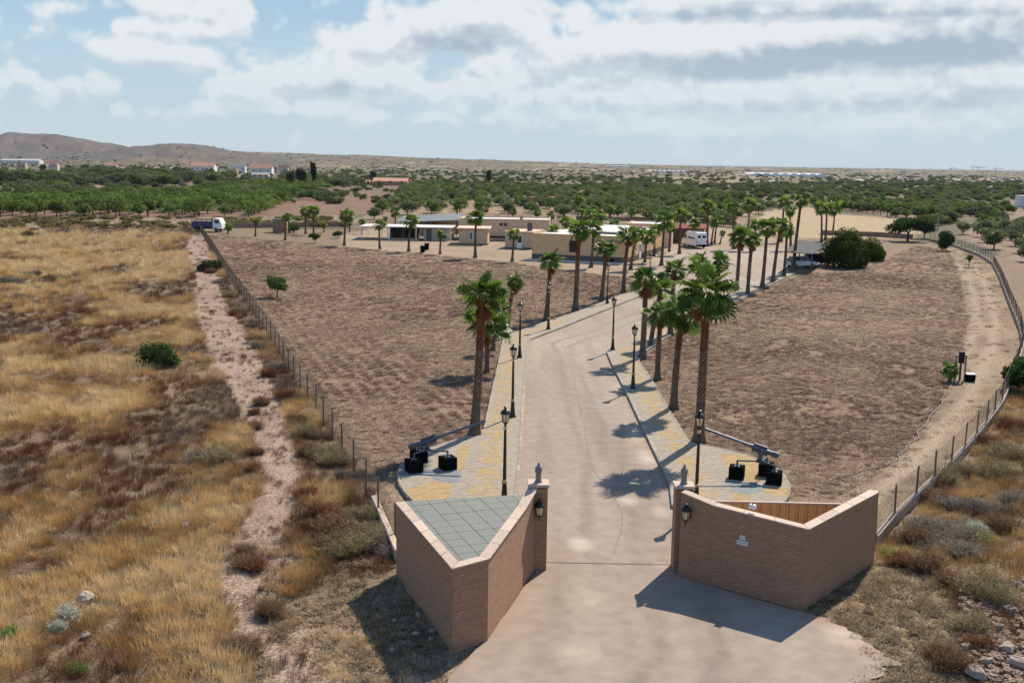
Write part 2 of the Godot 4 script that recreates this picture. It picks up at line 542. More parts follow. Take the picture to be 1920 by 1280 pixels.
func ground_color(x: float, z: float) -> Color:
	var wa := n_a.get_noise_2d(x, z)            # about 8 m
	var wb := n_b.get_noise_2d(x, z)            # about 1.2 m
	var wc := n_c.get_noise_2d(x, z)            # about 30 m
	var dz := -z
	var jit := 0.5 + dz * 0.006
	var p := Vector2(x + wb * jit, z + wb * jit * 1.5 + wa * jit)
	var c := Color(0.25, 0.185, 0.125)
	if dz > 205.0 or absf(x) > 75.0:
		# parcels of farmland
		var f := n_cell.get_noise_2d(x * 0.45, z * 0.4)
		var k := int(floor((f * 0.5 + 0.5) * 9.0)) % 7
		c = [Color(0.23, 0.18, 0.12), Color(0.15, 0.105, 0.08), Color(0.38, 0.30, 0.19), Color(0.16, 0.14, 0.09), Color(0.085, 0.095, 0.052), Color(0.20, 0.14, 0.105), Color(0.115, 0.115, 0.07)][k]
		c = mixc(c, Color(0.15, 0.13, 0.09), 0.2 + wc * 0.5)
		c = c * (1.0 + wa * 0.25)
		if dz > 900.0:
			# stony scrub, unploughed, on the ground of the two hills
			var sc := Vector2((x + 1120.0) / 560.0, (z + 2550.0) / 900.0).length() + wc * 0.35
			if sc < 1.0: c = Color(0.135, 0.122, 0.112) * (1.0 + wc * 0.4 + wa * 0.2)
	if ink(P.wheat, p): return Color(0.45, 0.345, 0.215) * (1.0 + wa * 0.08 + wb * 0.05)
	if ink(P.orchard_l, p): return Color(0.235, 0.145, 0.105) * (1.0 + wa * 0.3)
	if ink(P.fallow, p): return mixc(Color(0.34, 0.265, 0.17), Color(0.20, 0.15, 0.105), 0.4 + wa * 1.2 + wb * 0.6)
	if ink(P.orchard_c, p): return mixc(Color(0.27, 0.19, 0.13), Color(0.40, 0.30, 0.195), 0.35 + wc) * (1.0 + wa * 0.25)
	if ink(P.orchard_r, p) or ink(P.orchard_e, p): return Color(0.27, 0.19, 0.145) * (1.0 + wa * 0.2)
	if ink(P.path_l, p) or ink(P.path_2, p):
		return mixc(Color(0.42, 0.315, 0.25), Color(0.27, 0.19, 0.14), 0.35 + wa * 0.8 + wb * 0.9)
	if ink(P.bare_l, p):
		return mixc(Color(0.38, 0.275, 0.20), Color(0.24, 0.17, 0.115), 0.4 + wa * 0.9 + wb * 0.8)
	if ink(P.track_r, p):
		var dd := 1e9
		for i in P.wheelway.size() - 1:
			dd = minf(dd, Geometry2D.get_closest_point_to_segment(Vector2(x, z), P.wheelway[i], P.wheelway[i + 1]).distance_to(Vector2(x, z)))
		var rut := exp(-pow((absf(dd + wb * 0.25) - 0.8) / 0.38, 2.0))
		return mixc(mixc(Color(0.35, 0.265, 0.18), Color(0.22, 0.155, 0.108), 0.4 + wa * 1.0 + wb * 0.8), Color(0.43, 0.345, 0.26), rut * 0.85)
	if ink(P.plot_l, p) or ink(P.plot_r, p):
		var t := 0.42 + wa * 0.45 + wb * 0.5 + wc * 0.15
		return mixc(SOIL, STRAW, t * 0.75) * (1.0 + wb * 0.25)
	if ink(P.yard, p):
		return mixc(Color(0.42, 0.33, 0.245), Color(0.33, 0.24, 0.16), 0.4 + wa * 0.8 + wb * 0.3)
	if ink(P.meadow, p):
		return mixc(mixc(Color(0.26, 0.19, 0.12), Color(0.125, 0.082, 0.055), 0.5 + wa * 1.1 + wb * 0.7), Color(0.42, 0.33, 0.20), 0.35 + wa * 0.6 if ink(P.ripe, p) else 0.0)
	if ink(P.verge_r, p):
		return mixc(Color(0.30, 0.225, 0.14), Color(0.16, 0.11, 0.075), 0.4 + wa * 1.0 + wb * 0.8)
	if dz < 60.0: c = mixc(Color(0.33, 0.25, 0.17), Color(0.21, 0.15, 0.10), 0.4 + wa + wb * 0.7)
	return c * (1.0 + wb * 0.15)

func hill(x: float, z: float) -> float:
	if z > -900.0: return 0.0
	var h := 0.0
	h += 52.0 * exp(-pow((x + 1120.0) / 135.0, 2) - pow((z + 2600.0) / 420.0, 2))
	h += 44.0 * exp(-pow((x + 1330.0) / 150.0, 2) - pow((z + 2600.0) / 420.0, 2))
	h += 37.0 * exp(-pow((x + 745.0) / 130.0, 2) - pow((z + 2420.0) / 380.0, 2))
	h += 11.0 * exp(-pow((x + 950.0) / 420.0, 2) - pow((z + 2600.0) / 600.0, 2))
	h += n_a.get_noise_2d(x * 0.12, z * 0.12) * 0.12 * h
	var rd := smoothstep(900.0, -1500.0, x) * 34.0 + 9.0
	h += rd * smoothstep(-2400.0, -4200.0, z)
	h += n_c.get_noise_2d(x * 0.12, z * 0.12) * 9.0 * smoothstep(-1500.0, -3000.0, z)
	return h * smoothstep(-900.0, -1500.0, z)

func make_ground():
	n_a = noise(0.09, 3, 31); n_b = noise(0.7, 3, 32); n_c = noise(0.018, 3, 33)
	n_cell.noise_type = FastNoiseLite.TYPE_CELLULAR
	n_cell.cellular_return_type = FastNoiseLite.RETURN_CELL_VALUE
	n_cell.frequency = 0.011
	n_cell.seed = 8
	n_cell.domain_warp_enabled = false
	regions()
	var zs := [60.0, -6.0, -16.0]
	var z := 16.0
	var r := 1.0072
	while z < 7000.0:
		z *= r
		if z > 120.0: r = minf(r + 0.00012, 1.03)
		zs.append(-z)
	var NC := 330
	var v := PackedVector3Array(); var c := PackedColorArray(); var nn := PackedVector3Array()
	for zz in zs:
		var half: float = 14.0 + maxf(-zz, 10.0) * 0.56
		for i in NC + 1:
			var t := float(i) / NC * 2.0 - 1.0
			var x := half * t * (0.72 + 0.28 * t * t)
			if i == 0 or i == NC: x = half * t * 1.6
			var y := 0.0
			var q := Vector2(x, zz)
			if zz > -300.0:
				y = n_b.get_noise_2d(x * 1.4, zz * 1.4) * 0.05 - 0.03
				if zz > -110.0 and ink(P.road, q): y = -0.15
			else:
				y = hill(x, zz) - 0.03
			v.append(Vector3(x, y, zz))
			c.append(ground_color(x, zz))
	var idx := PackedInt32Array()
	var R := zs.size()
	for j in R - 1:
		for i in NC:
			var a := j * (NC + 1) + i
			var b := a + NC + 1
			idx.append(a); idx.append(b + 1); idx.append(a + 1)
			idx.append(a); idx.append(b); idx.append(b + 1)
	nn.resize(v.size())
	for j in R:
		for i in NC + 1:
			var a := v[j * (NC + 1) + maxi(i - 1, 0)]; var b := v[j * (NC + 1) + mini(i + 1, NC)]
			var d := v[maxi(j - 1, 0) * (NC + 1) + i]; var e := v[mini(j + 1, R - 1) * (NC + 1) + i]
			nn[j * (NC + 1) + i] = (b - a).cross(e - d).normalized()
	for k in nn.size():
		if nn[k].y < 0: nn[k] = -nn[k]
	var arr := []
	arr.resize(Mesh.ARRAY_MAX)
	arr[Mesh.ARRAY_VERTEX] = v; arr[Mesh.ARRAY_NORMAL] = nn; arr[Mesh.ARRAY_COLOR] = c; arr[Mesh.ARRAY_INDEX] = idx
	var am := ArrayMesh.new()
	am.add_surface_from_arrays(Mesh.PRIMITIVE_TRIANGLES, arr)
	struct("ground", am, M.soil, "dry brown farmland with mown plots, pale tracks and far hills", "ground")

# ------------------------------------------------------------------ road
# left and right edges of the concrete drive, paired from the forecourt to the yard
const ROAD_L := [[700, 1460], [800, 1340], [850, 1262], [900, 1210], [950, 1150], [983, 1099], [1004, 1075], [1003, 1030], [975, 960], [968, 926], [975, 850], [979.7, 760], [986, 689], [989, 648], [992, 637], [1050, 615.6], [1106, 593], [1162.5, 570.6], [1204, 554], [1216, 540], [1190, 515], [1186, 500], [1230, 482], [1262, 468]]
const ROAD_R := [[1500, 1460], [1560, 1340], [1600, 1290], [1640, 1240], [1585, 1185], [1512, 1150], [1400, 1120], [1275, 1082], [1262, 960], [1258, 915], [1235, 860], [1201, 789], [1177, 738], [1152.5, 691], [1140, 661], [1187, 632], [1245, 607], [1310, 578], [1370, 553], [1410, 537], [1445, 523], [1478, 508], [1478, 480], [1470, 464]]

func road_outline() -> PackedVector2Array:
	var o := poly(ROAD_L)
	var b := poly(ROAD_R)
	b.reverse()
	o.append_array(b)
	return o

func edge_at(e: PackedVector2Array, t: float) -> Vector2:
	var k := clampf(t, 0, e.size() - 1.001)
	var i := int(k)
	return e[i].lerp(e[i + 1], k - i)

func road_color(x: float, z: float, u := 0.5, wid := 5.0) -> Color:
	var wa := n_a.get_noise_2d(x * 1.6, z * 0.9)
	var wb := n_b.get_noise_2d(x * 0.8, z * 0.5)
	var wc := n_c.get_noise_2d(x * 2.0, z * 2.0)
	var wd := n_b.get_noise_2d(x * 3.1 + 40.0, z * 3.1)
	var e := minf(u, 1.0 - u) * wid + wb * 0.5        # metres from the edge, ragged: soil carried onto the slab
	var dust := clampf(0.75 - e * 0.9, 0.0, 0.75)
	var ax := absf(absf((u - 0.5) * wid + wc * 1.2) - 0.85)   # the two lines that tyres have rubbed
	var tyre := exp(-ax * ax * 14.0)
	var streak := n_c.get_noise_2d(x * 26.0, z * 1.6)
	var c := Color(0.272, 0.226, 0.19)
	c = mixc(c, Color(0.335, 0.285, 0.243), 0.35 + wa * 0.45 + wc * 0.6)
	c = mixc(c, Color(0.185, 0.15, 0.13), 0.06 + wb * 0.1 - wa * 0.15 + streak * 0.7)
	c = mixc(c, Color(0.30, 0.20, 0.145), -0.22 + n_a.get_noise_2d(x * 1.1 + 90.0, z * 1.1) * 1.0 + dust)
	c = mixc(c, Color(0.17, 0.14, 0.125), tyre * (0.3 + wa * 0.6 + wd * 0.5))
	c = c * (1.0 + wd * 0.07)
	# dried pale mortar spill and washed patches seen on the concrete
	for s in SPILLS:
		var d := Vector2((x - s[0]) / s[2], (z - s[1]) / s[3]).length() + wb * 0.25
		c = mixc(c, Color(0.42, 0.36, 0.305), (1.15 - d) * 1.6 * s[4])
	return c

var SPILLS := []

func make_road():
	for s in [[1090, 1020, 0.55, 0.75, 0.8], [1175, 940, 0.5, 0.8, 0.6], [1240, 960, 0.4, 0.9, 0.4], [1190, 815, 0.5, 2.2, 0.5], [1215, 860, 0.5, 1.6, 0.6], [1080, 1225, 0.8, 0.8, 0.35], [1240, 1060, 0.3, 0.3, 0.5], [1590, 1190, 0.7, 0.9, 0.6], [1170, 720, 0.5, 3.0, 0.3], [1105, 1130, 0.5, 1.4, 0.25]]:
		var w := gp(s[0], s[1])
		SPILLS.append([w.x, w.z, s[2], s[3], s[4]])
	var el := poly(ROAD_L); var er := poly(ROAD_R)
	var ts := []
	for i in ROAD_L.size() - 1:
		var L := maxf(el[i].distance_to(el[i + 1]), er[i].distance_to(er[i + 1]))
		var step := clampf(-el[i].y * 0.0045, 0.13, 0.8)
		var k := maxi(2, int(L / step))
		for j in k: ts.append(i + float(j) / k)
	ts.append(ROAD_L.size() - 1.001)
	var NR := ts.size() - 1
	var NC := 56
	var mb := MB.new()
	var prev := []
	var pc := []
	for j in NR + 1:
		var t: float = ts[j]
		var a := edge_at(el, t); var b := edge_at(er, t)
		var row := []; var rc := []
		for i in NC + 1:
			var u := float(i) / NC
			var q := a.lerp(b, u)
			if (i == NC) and t < 5.0: q += Vector2(0.75, 0.25) * (0.25 + 0.9 * absf(n_b.get_noise_2d(q.x * 1.1, q.y * 1.1)))
			row.append(Vector3(q.x, 0.02, q.y)); rc.append(road_color(q.x, q.y, u, a.distance_to(b)))
		if j > 0:
			for i in NC:
				for k in [[prev[i], pc[i]], [row[i + 1], rc[i + 1]], [prev[i + 1], pc[i + 1]], [prev[i], pc[i]], [row[i], rc[i]], [row[i + 1], rc[i + 1]]]:
					mb.v.append(k[0]); mb.n.append(Vector3.UP); mb.c.append(k[1])
		prev = row; pc = rc
	var road := struct("road", mb, M.concrete_road, "pale pinkish concrete drive running from the gate to the house", "road")
	# hairline cracks and the slab joint
	for line in [[[1053, 640], [1062, 665], [1075, 700], [1083, 740], [1090, 775], [1100, 830], [1112, 880], [1130, 905], [1150, 925], [1165, 960], [1168, 985], [1158, 1015], [1150, 1040]], [[1262, 600], [1190, 612], [1120, 628], [1080, 640], [1056, 655]]]:
		var m := MB.new()
		for i in line.size() - 1:
			var a := gp(line[i][0], line[i][1], 0.024); var b := gp(line[i + 1][0], line[i + 1][1], 0.024)
			for k in 6:
				var p0 := a.lerp(b, k / 6.0); var p1 := a.lerp(b, (k + 1) / 6.0)
				p0.x += n_b.get_noise_1d(p0.z * 4.0) * 0.08; p1.x += n_b.get_noise_1d(p1.z * 4.0) * 0.08
				var s := (p1 - p0).cross(Vector3.UP).normalized() * rng.randf_range(0.006, 0.014)
				m.quad(p0 - s, p0 + s, p1 + s, p1 - s)
		put("crack", m, M.crack, road)
	var j0 := gp(1026, 1054, 0.026); var j1 := gp(1263, 1058.5, 0.026)
	var gr := MB.new()
	gr.box((j0 + j1) * 0.5, Vector3((j1 - j0).length(), 0.012, 0.045), Basis(Vector3.UP, -atan2((j1 - j0).z, (j1 - j0).x)))
	var rail := put(numbered("gate_rail"), gr, M.steel_post, self)
	tag(rail, "thin dark sliding gate rail set across the concrete drive", "gate rail")

# ------------------------------------------------------------------ pavements
const YEL := Color(0.53, 0.38, 0.195)
const GRY := Color(0.45, 0.395, 0.325)
const BLU := Color(0.30, 0.325, 0.345)

func paving(nm: String, outline: PackedVector2Array, hub: Vector2, edge: PackedVector2Array, label: String, kerb_in: PackedVector2Array, kerb_out: PackedVector2Array, round_from: int):
	var bed := MB.new()
	bed.col = Color(0.40, 0.345, 0.27)
	bed.prism(outline, -0.1, 0.138)
	var o := struct(nm, bed, M.paver, label, "pavement")
	# each block stands proud of its sanded joint
	var lo := Vector2(1e9, 1e9); var hi := -lo
	for q in outline:
		lo = lo.min(q); hi = hi.max(q)
	hi.y = hi.y
	lo.y = maxf(lo.y, -88.0)
	var mb := MB.new()
	var z := lo.y
	var row := 0
	while z < hi.y:
		var x := lo.x + (0.1 if row % 2 else 0.0)
		while x < hi.x:
			var p := Vector2(x, z)
			if Geometry2D.is_point_in_polygon(p, outline):
				var c := GRY
				var d := p - hub
				var dist := 1e9
				for i in range(0, edge.size() - 1):
					var cp := Geometry2D.get_closest_point_to_segment(p, edge[i], edge[i + 1])
					dist = minf(dist, cp.distance_to(p))
				if z > hub.y - 5.0 and dist > 2.35:
					var a := fposmod(atan2(d.y, d.x), TAU) / TAU * 8.0
					var k := int(a)
					c = [YEL, GRY, YEL, GRY, BLU, GRY, YEL, GRY][k % 8]
					if d.length() < 0.9: c = BLU
				else:
					var t := fposmod(z, 2.4) / 2.4
					var w := 0.15 + 0.85 * absf(t * 2.0 - 1.0)
					var acr := absf(dist - 1.15)
					if dist < 0.3 or dist > 2.0: c = GRY
					elif acr < 0.8 * w: c = YEL if rng.randf() < 0.62 else GRY
					else: c = GRY
				mb.col = c * rng.randf_range(0.82, 1.14)
				var y := 0.146 + rng.randf_range(-0.0015, 0.0015)
				var hx := 0.0965; var hz := 0.0465
				var q0 := Vector3(x - hx, y, z - hz); var q1 := Vector3(x + hx, y, z - hz); var q2 := Vector3(x + hx, y, z + hz); var q3 := Vector3(x - hx, y, z + hz)
				mb.quad(q3, q2, q1, q0)
				var dn := Vector3(0, -0.009, 0)
				mb.quad(q3 + dn, q2 + dn, q2, q3); mb.quad(q0, q1, q1 + dn, q0 + dn)
				mb.quad(q0 + dn, q3 + dn, q3, q0); mb.quad(q2 + dn, q1 + dn, q1, q2)
			x += 0.2
		z += 0.1
		row += 1
	var pv := put("pavers", mb, M.paver, o)
	tag(pv, "", "", "", "stuff")
	kerb(o, kerb_in, 0.15, 0.17)
	kerb(o, kerb_out, 0.10, 0.165)

func kerb(parent: Node, line: PackedVector2Array, w: float, h: float):
	for i in line.size() - 1:
		var a := line[i]; var b := line[i + 1]
		var L := a.distance_to(b)
		var nk := maxi(1, int(round(L / 1.0)))
		for k in nk:
			var p := a.lerp(b, (k + 0.5) / nk)
			var d := (b - a) / L
			var mb := MB.new()
			mb.col = Color(0.46, 0.42, 0.365) * rng.randf_range(0.8, 1.1)
			mb.cbox(Vector3.ZERO, Vector3(L / nk - 0.015, h + 0.12, w), 0.02)
			var s := put("kerb_stone", mb, M.stone, parent, Vector3(p.x, (h - 0.12) * 0.5, p.y))
			s.rotation.y = -atan2(d.y, d.x)

func smooth_line(px: Array) -> PackedVector2Array:
	return poly(px, 0.1)

func make_pavements():
	var lin_ := smooth_line([[958, 985], [966, 926], [975, 850], [979.7, 760], [986, 689], [989, 648], [993, 636], [1050, 614.6], [1106, 592], [1162.5, 569.6], [1204, 553]])
	var lout := smooth_line([[1197, 545], [1165, 553], [1125, 569], [1077, 587], [1020, 605], [950, 629], [943, 640], [932, 694], [918, 758], [908, 806], [893, 816], [871, 821], [840, 830], [794, 846], [767, 859], [753, 871], [746, 887], [748, 905], [760, 925], [790, 955]])
	var ol := lin_.duplicate()
	ol.append_array(lout)
	var hubl := gp(850, 895, 0.1)
	paving("pavement", ol, Vector2(hubl.x, hubl.z), lin_, "block pavement of yellow and grey pavers widening to a rounded apron on the field-fence side", lin_, lout, 9)
	var rin := smooth_line([[1263, 950], [1258, 905], [1235, 860], [1201, 789], [1177, 738], [1152.5, 691], [1139, 660], [1187, 631], [1245, 606], [1310, 577], [1370, 552], [1410, 536], [1445, 522], [1478, 508]])
	var rout := smooth_line([[1492, 512], [1450, 531], [1400, 555], [1330, 592], [1250, 632], [1215, 655], [1197, 676], [1225.6, 720], [1254, 768.6], [1292, 831], [1340, 839], [1400, 853], [1440, 870], [1468, 890], [1481, 912], [1478, 932], [1460, 952]])
	var orr := rin.duplicate()
	orr.append_array(rout)
	var hubr := gp(1390, 915, 0.1)
	paving("pavement", orr, Vector2(hubr.x, hubr.z), rin, "block pavement of yellow and grey pavers widening to a rounded apron on the hose side", rin, rout, 9)
# ------------------------------------------------------------------ gate walls
func offset_line(pts: Array, d: float) -> Array:          # mitred line, d metres to the inner side
	var o := []
	for i in pts.size():
		var n0 := Vector2.ZERO; var n1 := Vector2.ZERO
		if i > 0:
			var e: Vector2 = (pts[i] - pts[i - 1]).normalized(); n0 = Vector2(-e.y, e.x)
		if i < pts.size() - 1:
			var e2: Vector2 = (pts[i + 1] - pts[i]).normalized(); n1 = Vector2(-e2.y, e2.x)
		if i == 0: n0 = n1
		if i == pts.size() - 1: n1 = n0
		var m: Vector2 = (n0 + n1) / (1.0 + n0.dot(n1))
		o.append(pts[i] - m * d)
	return o

func hexa(mb: MB, q: Array, lo0: float, lo1: float, hi0: float, hi1: float):   # q: outer a, outer b, inner b, inner a
	var y0 := [lo0, lo1, lo1, lo0]; var y1 := [hi0, hi1, hi1, hi0]
	var b := []; var t := []
	for i in 4:
		b.append(Vector3(q[i].x, y0[i], q[i].y)); t.append(Vector3(q[i].x, y1[i], q[i].y))
	for i in 4:
		var j := (i + 1) % 4
		mb.quad(b[i], b[j], t[j], t[i])
	mb.quad(t[0], t[1], t[2], t[3])
	mb.quad(b[3], b[2], b[1], b[0])

func clad_wall(o: Node3D, pts: Array, hs: Array, thick: float):
	var inner := offset_line(pts, thick)
	var co := offset_line(pts, -0.035); var ci := offset_line(pts, thick + 0.035)
	for i in pts.size() - 1:
		var mb := MB.new()
		hexa(mb, [pts[i], pts[i + 1], inner[i + 1], inner[i]], -0.15, -0.15, hs[i], hs[i + 1])
		put("wall_panel", mb, M.cladding, o)
		var L: float = pts[i].distance_to(pts[i + 1])
		var nk := maxi(1, int(round(L / 0.95)))
		for k in nk:
			var t0 := float(k) / nk + 0.0025; var t1 := float(k + 1) / nk - 0.0025
			var c := MB.new()
			hexa(c, [co[i].lerp(co[i + 1], t0), co[i].lerp(co[i + 1], t1), ci[i].lerp(ci[i + 1], t1), ci[i].lerp(ci[i + 1], t0)], lerpf(hs[i], hs[i + 1], t0) + 0.002, lerpf(hs[i], hs[i + 1], t1) + 0.002, lerpf(hs[i], hs[i + 1], t0) + 0.045, lerpf(hs[i], hs[i + 1], t1) + 0.045)
			put("cap_stone", c, M["cap_%d" % rng.randi_range(0, 2)], o)

func pillar(o: Node3D, c: Vector2, s: float, h: float):
	var mb := MB.new()
	mb.box(Vector3(c.x, h * 0.5 - 0.1, c.y), Vector3(s, h + 0.1, s))
	put("pillar", mb, M.cladding, o)
	var k := MB.new()
	k.cbox(Vector3(c.x, h + 0.045, c.y), Vector3(s + 0.09, 0.09, s + 0.09), 0.012)
	put("pillar_cap", k, M.cap_0, o)

func finial(c: Vector2, y: float, label: String):
	var o := thing("stone_finial", label, "finial", Vector3(c.x, y, c.y), 0.0)
	var mb := MB.new()
	mb.lathe([[0.0, 0.0], [0.12, 0.0], [0.12, 0.05], [0.095, 0.07], [0.09, 0.3], [0.105, 0.33], [0.12, 0.36], [0.105, 0.42], [0.125, 0.44]], 10)
	put("shaft", mb, M.finial_stone, o)
	var t := MB.new()
	t.lathe([[0.12, 0.44], [0.10, 0.5], [0.055, 0.55], [0.035, 0.57], [0.05, 0.6], [0.03, 0.64], [0.0, 0.66]], 10)
	put("top", t, M.finial_stone, o)

func on_wall(x: float, y: float, a: Vector2, b: Vector2) -> Vector3:
	var d := ray(x, y)
	var e := (b - a).normalized()
	var nn := Vector2(-e.y, e.x)
	var t := nn.dot(a) / nn.dot(Vector2(d.x, d.z))
	return Vector3(0, CAM_H, 0) + d * t

func wall_lantern(p: Vector3, turn: float, label: String):       # local +z points away from the wall
	var o := thing("wall_lantern", label, "lantern", p, turn)
	var br := MB.new()
	br.box(Vector3(0, 0.0, 0.012), Vector3(0.1, 0.3, 0.02))
	br.tube([Vector3(0, -0.08, 0.02), Vector3(0, -0.2, 0.09), Vector3(0, -0.26, 0.2), Vector3(0, -0.2, 0.23)], [0.016, 0.016, 0.016, 0.016], 6)
	br.tube([Vector3(0, -0.2, 0.23), Vector3(0, -0.38, 0.23)], [0.03, 0.008], 6)
	put("bracket", br, M.black_iron, o)
	lantern_head(o, Vector3(0, -0.2, 0.23), 0.86)

func lantern_head(o: Node3D, at: Vector3, s: float):
	var fr := MB.new()
	fr.lathe([[0.03, -0.02], [0.10 , 0.0], [0.115, 0.04], [0.0, 0.045]], 8, Vector3.ZERO)
	for k in 6:
		var a := TAU * (k + 0.5) / 6
		var d := Vector3(cos(a), 0, sin(a))
		fr.bar(d * 0.112 + Vector3(0, 0.03, 0), d * 0.172 + Vector3(0, 0.37, 0), 0.018)
	var f := put("lantern_frame", fr, M.black_iron, o, at)
	f.scale = Vector3.ONE * s
	var gl := MB.new()
	gl.lathe([[0.10, 0.045], [0.158, 0.365]], 6, Vector3.ZERO, false)
	var g := put("glass", gl, M.milk_glass, o, at)
	g.scale = Vector3.ONE * s
	g.rotation.y = 0.0
	var rf := MB.new()
	rf.lathe([[0.0, 0.36], [0.205, 0.365], [0.215, 0.385], [0.185, 0.45], [0.12, 0.515], [0.07, 0.55], [0.045, 0.565], [0.045, 0.6], [0.075, 0.61], [0.07, 0.64], [0.03, 0.66], [0.0, 0.67]], 12)
	var r := put("lantern_roof", rf, M.black_iron, o, at)
	r.scale = Vector3.ONE * s

func make_gate():
	for k in 3:
		pmat("cap_%d" % k, Color(0.46, 0.365, 0.305) * [1.0, 0.88, 1.08][k], 0.85, 0.0, M.g4, 0.8)
	# ---- roofed enclosure
	var o := thing("gate_enclosure", "stone-clad gate wall enclosure roofed with grey tiles", "gate wall")
	var A := Vector2(-1.48, -26.89); var B := Vector2(-0.55, -27.63); var Q := Vector2(0.5, -31.68); var Pp := Vector2(0.86, -32.84); var D := Vector2(-3.58, -32.35)
	clad_wall(o, [D, A, B, Q, Pp], [2.36, 2.36, 2.36, 2.47, 2.74], 0.24)
	pillar(o, Vector2(0.92, -33.15), 0.6, 2.8)
	var inn := offset_line([D, A, B, Q, Pp], 0.245)
	var rp := PackedVector2Array([inn[0], inn[1], inn[2], inn[3], Vector2(0.6, -32.86), Vector2(0.6, -33.5), Vector2(0.45, -33.9), Vector2(-3.35, -33.0)])
	var slab := MB.new()
	slab.prism(rp, 2.0, 2.2)
	put("roof_slab", slab, M.slate_sheet, o)
	var ax := (A - D).normalized(); var ay := Vector2(-ax.y, ax.x)
	var cell := 0.56
	for i in range(-12, 14):
		for j in range(-14, 14):
			var b := D + ax * (i * cell) + ay * (j * cell)
			var g := 0.008
			var sq := PackedVector2Array([b + ax * g + ay * g, b + ax * (cell - g) + ay * g, b + ax * (cell - g) + ay * (cell - g), b + ax * g + ay * (cell - g)])
			for piece in Geometry2D.intersect_polygons(sq, rp):
				if piece.size() < 3: continue
				var area := 0.0
				for k in piece.size(): area += piece[k].cross(piece[(k + 1) % piece.size()])
				if absf(area) < 0.02: continue
				var mb := MB.new()
				mb.prism(piece, 2.202, 2.225 + rng.randf_range(0, 0.006))
				put("roof_tile", mb, M.roof_tile, o)
	var bw := MB.new()
	hexa(bw, [Vector2(0.45, -33.85), Vector2(-3.3, -32.98), Vector2(-3.27, -32.85), Vector2(0.48, -33.72)], -0.1, -0.1, 1.998, 1.998)
	put("rear_wall", bw, M.footing, o)
	# ---- open enclosure with the slatted back
	var o2 := thing("gate_enclosure", "stone-clad open-topped gate wall with house name and slatted timber back", "gate wall")
	var E := Vector2(5.46, -32.62); var mid := Vector2(6.35, -31.95); var C := Vector2(8.82, -30.08); var G := Vector2(12.2, -33.95)
	clad_wall(o2, [E, mid, C, G], [2.76, 2.56, 2.48, 2.46], 0.26)
	pillar(o2, Vector2(5.62, -33.2), 0.56, 2.8)
	var sl := [Vector2(5.95, -33.42), Vector2(10.75, -33.3)]
	var n := 48
	var sm := MB.new()
	sm.cbox(Vector3.ZERO, Vector3(0.088, 2.2, 0.035), 0.004)
	var smesh := sm.mesh()
	for k in n:
		var q: Vector2 = sl[0].lerp(sl[1], (k + 0.5) / n)
		put("slat", smesh, M["slat_%d" % (k * 7 % 3)], o2, Vector3(q.x, 1.12, q.y))
	var rl := MB.new()
	rl.box(Vector3((sl[0].x + sl[1].x) * 0.5, 2.25, -33.36), Vector3(4.85, 0.05, 0.09), Basis(Vector3.UP, -0.025))
	put("top_rail", rl, M.cap_2, o2)
	var fl := MB.new()
	fl.prism(PackedVector2Array([Vector2(5.9, -33.2), Vector2(8.82, -30.5), Vector2(11.7, -33.4)]), -0.05, 0.03)
	put("floor_slab", fl, M.footing, o2)
	finial(Vector2(0.92, -33.15), 2.888, "small grey stone finial on pillar of tile-roofed gate wall")
	finial(Vector2(5.62, -33.2), 2.888, "small grey stone finial on pillar of open gate wall")
	var tL := on_wall(1011, 946, Vector2(0, -32.85), Vector2(1, -32.85))
	wall_lantern(Vector3(tL.x, tL.y - 0.1, -32.848), 0.0, "black wall lantern on shaded pillar of tile-roofed gate wall")
	var ed := (C - mid).normalized()
	var wt := -atan2(ed.y, ed.x)
	var tR := on_wall(1293, 955, E, mid)
	var ed2 := (mid - E).normalized()
	wall_lantern(tR + Vector3(-ed2.y, 0, ed2.x) * 0.005 - Vector3(0, 0.1, 0), -atan2(ed2.y, ed2.x), "black wall lantern beside house name on open gate wall")
	# ---- the house name on little glazed tiles
	var c0 := on_wall(1393, 1007.5, mid, C); var c1 := on_wall(1393, 1017, mid, C)
	var sgn := thing("name_sign", "small white letter tiles spelling the house name on stone wall", "sign", c0, wt)
	var f := SystemFont.new()
	f.font_names = PackedStringArray(["Droid Sans"])
	f.font_weight = 700
	var tile := MB.new()
	tile.cbox(Vector3.ZERO, Vector3(0.058, 0.128, 0.014), 0.003)
	var tm := tile.mesh()
	for row in [["LOS", 0.0], ["CERROS", c1.y - c0.y - 0.012]]:
		var w: String = row[0]
		for i in w.length():
			var x := (i - (w.length() - 1) * 0.5) * 0.0625
			var t := put("tile", tm, M.letter_tile, sgn, Vector3(x, row[1], 0.008))
			var tx := TextMesh.new()
			tx.text = w[i]; tx.font = f; tx.font_size = 24; tx.pixel_size = 0.0031; tx.depth = 0.003
			put("letter", tx, M.letter_ink, t, Vector3(0, 0, 0.009))
	var wb := thing("alarm_box", "small white box sitting on cap of open gate wall", "box", on_wall(1410, 955, mid, C) + Vector3(0.05, -0.02, -0.14), wt)
	var bm := MB.new()
	bm.cbox(Vector3(0, 0.07, 0), Vector3(0.2, 0.14, 0.13), 0.02)
	put("case", bm, M.white_paint, wb)
	var bl := MB.new()
	bl.lathe([[0.025, 0.0], [0.022, 0.03], [0.0, 0.036]], 8, Vector3(0, 0.139, 0))
	put("lamp_dome", bl, M.dark_glass, wb)

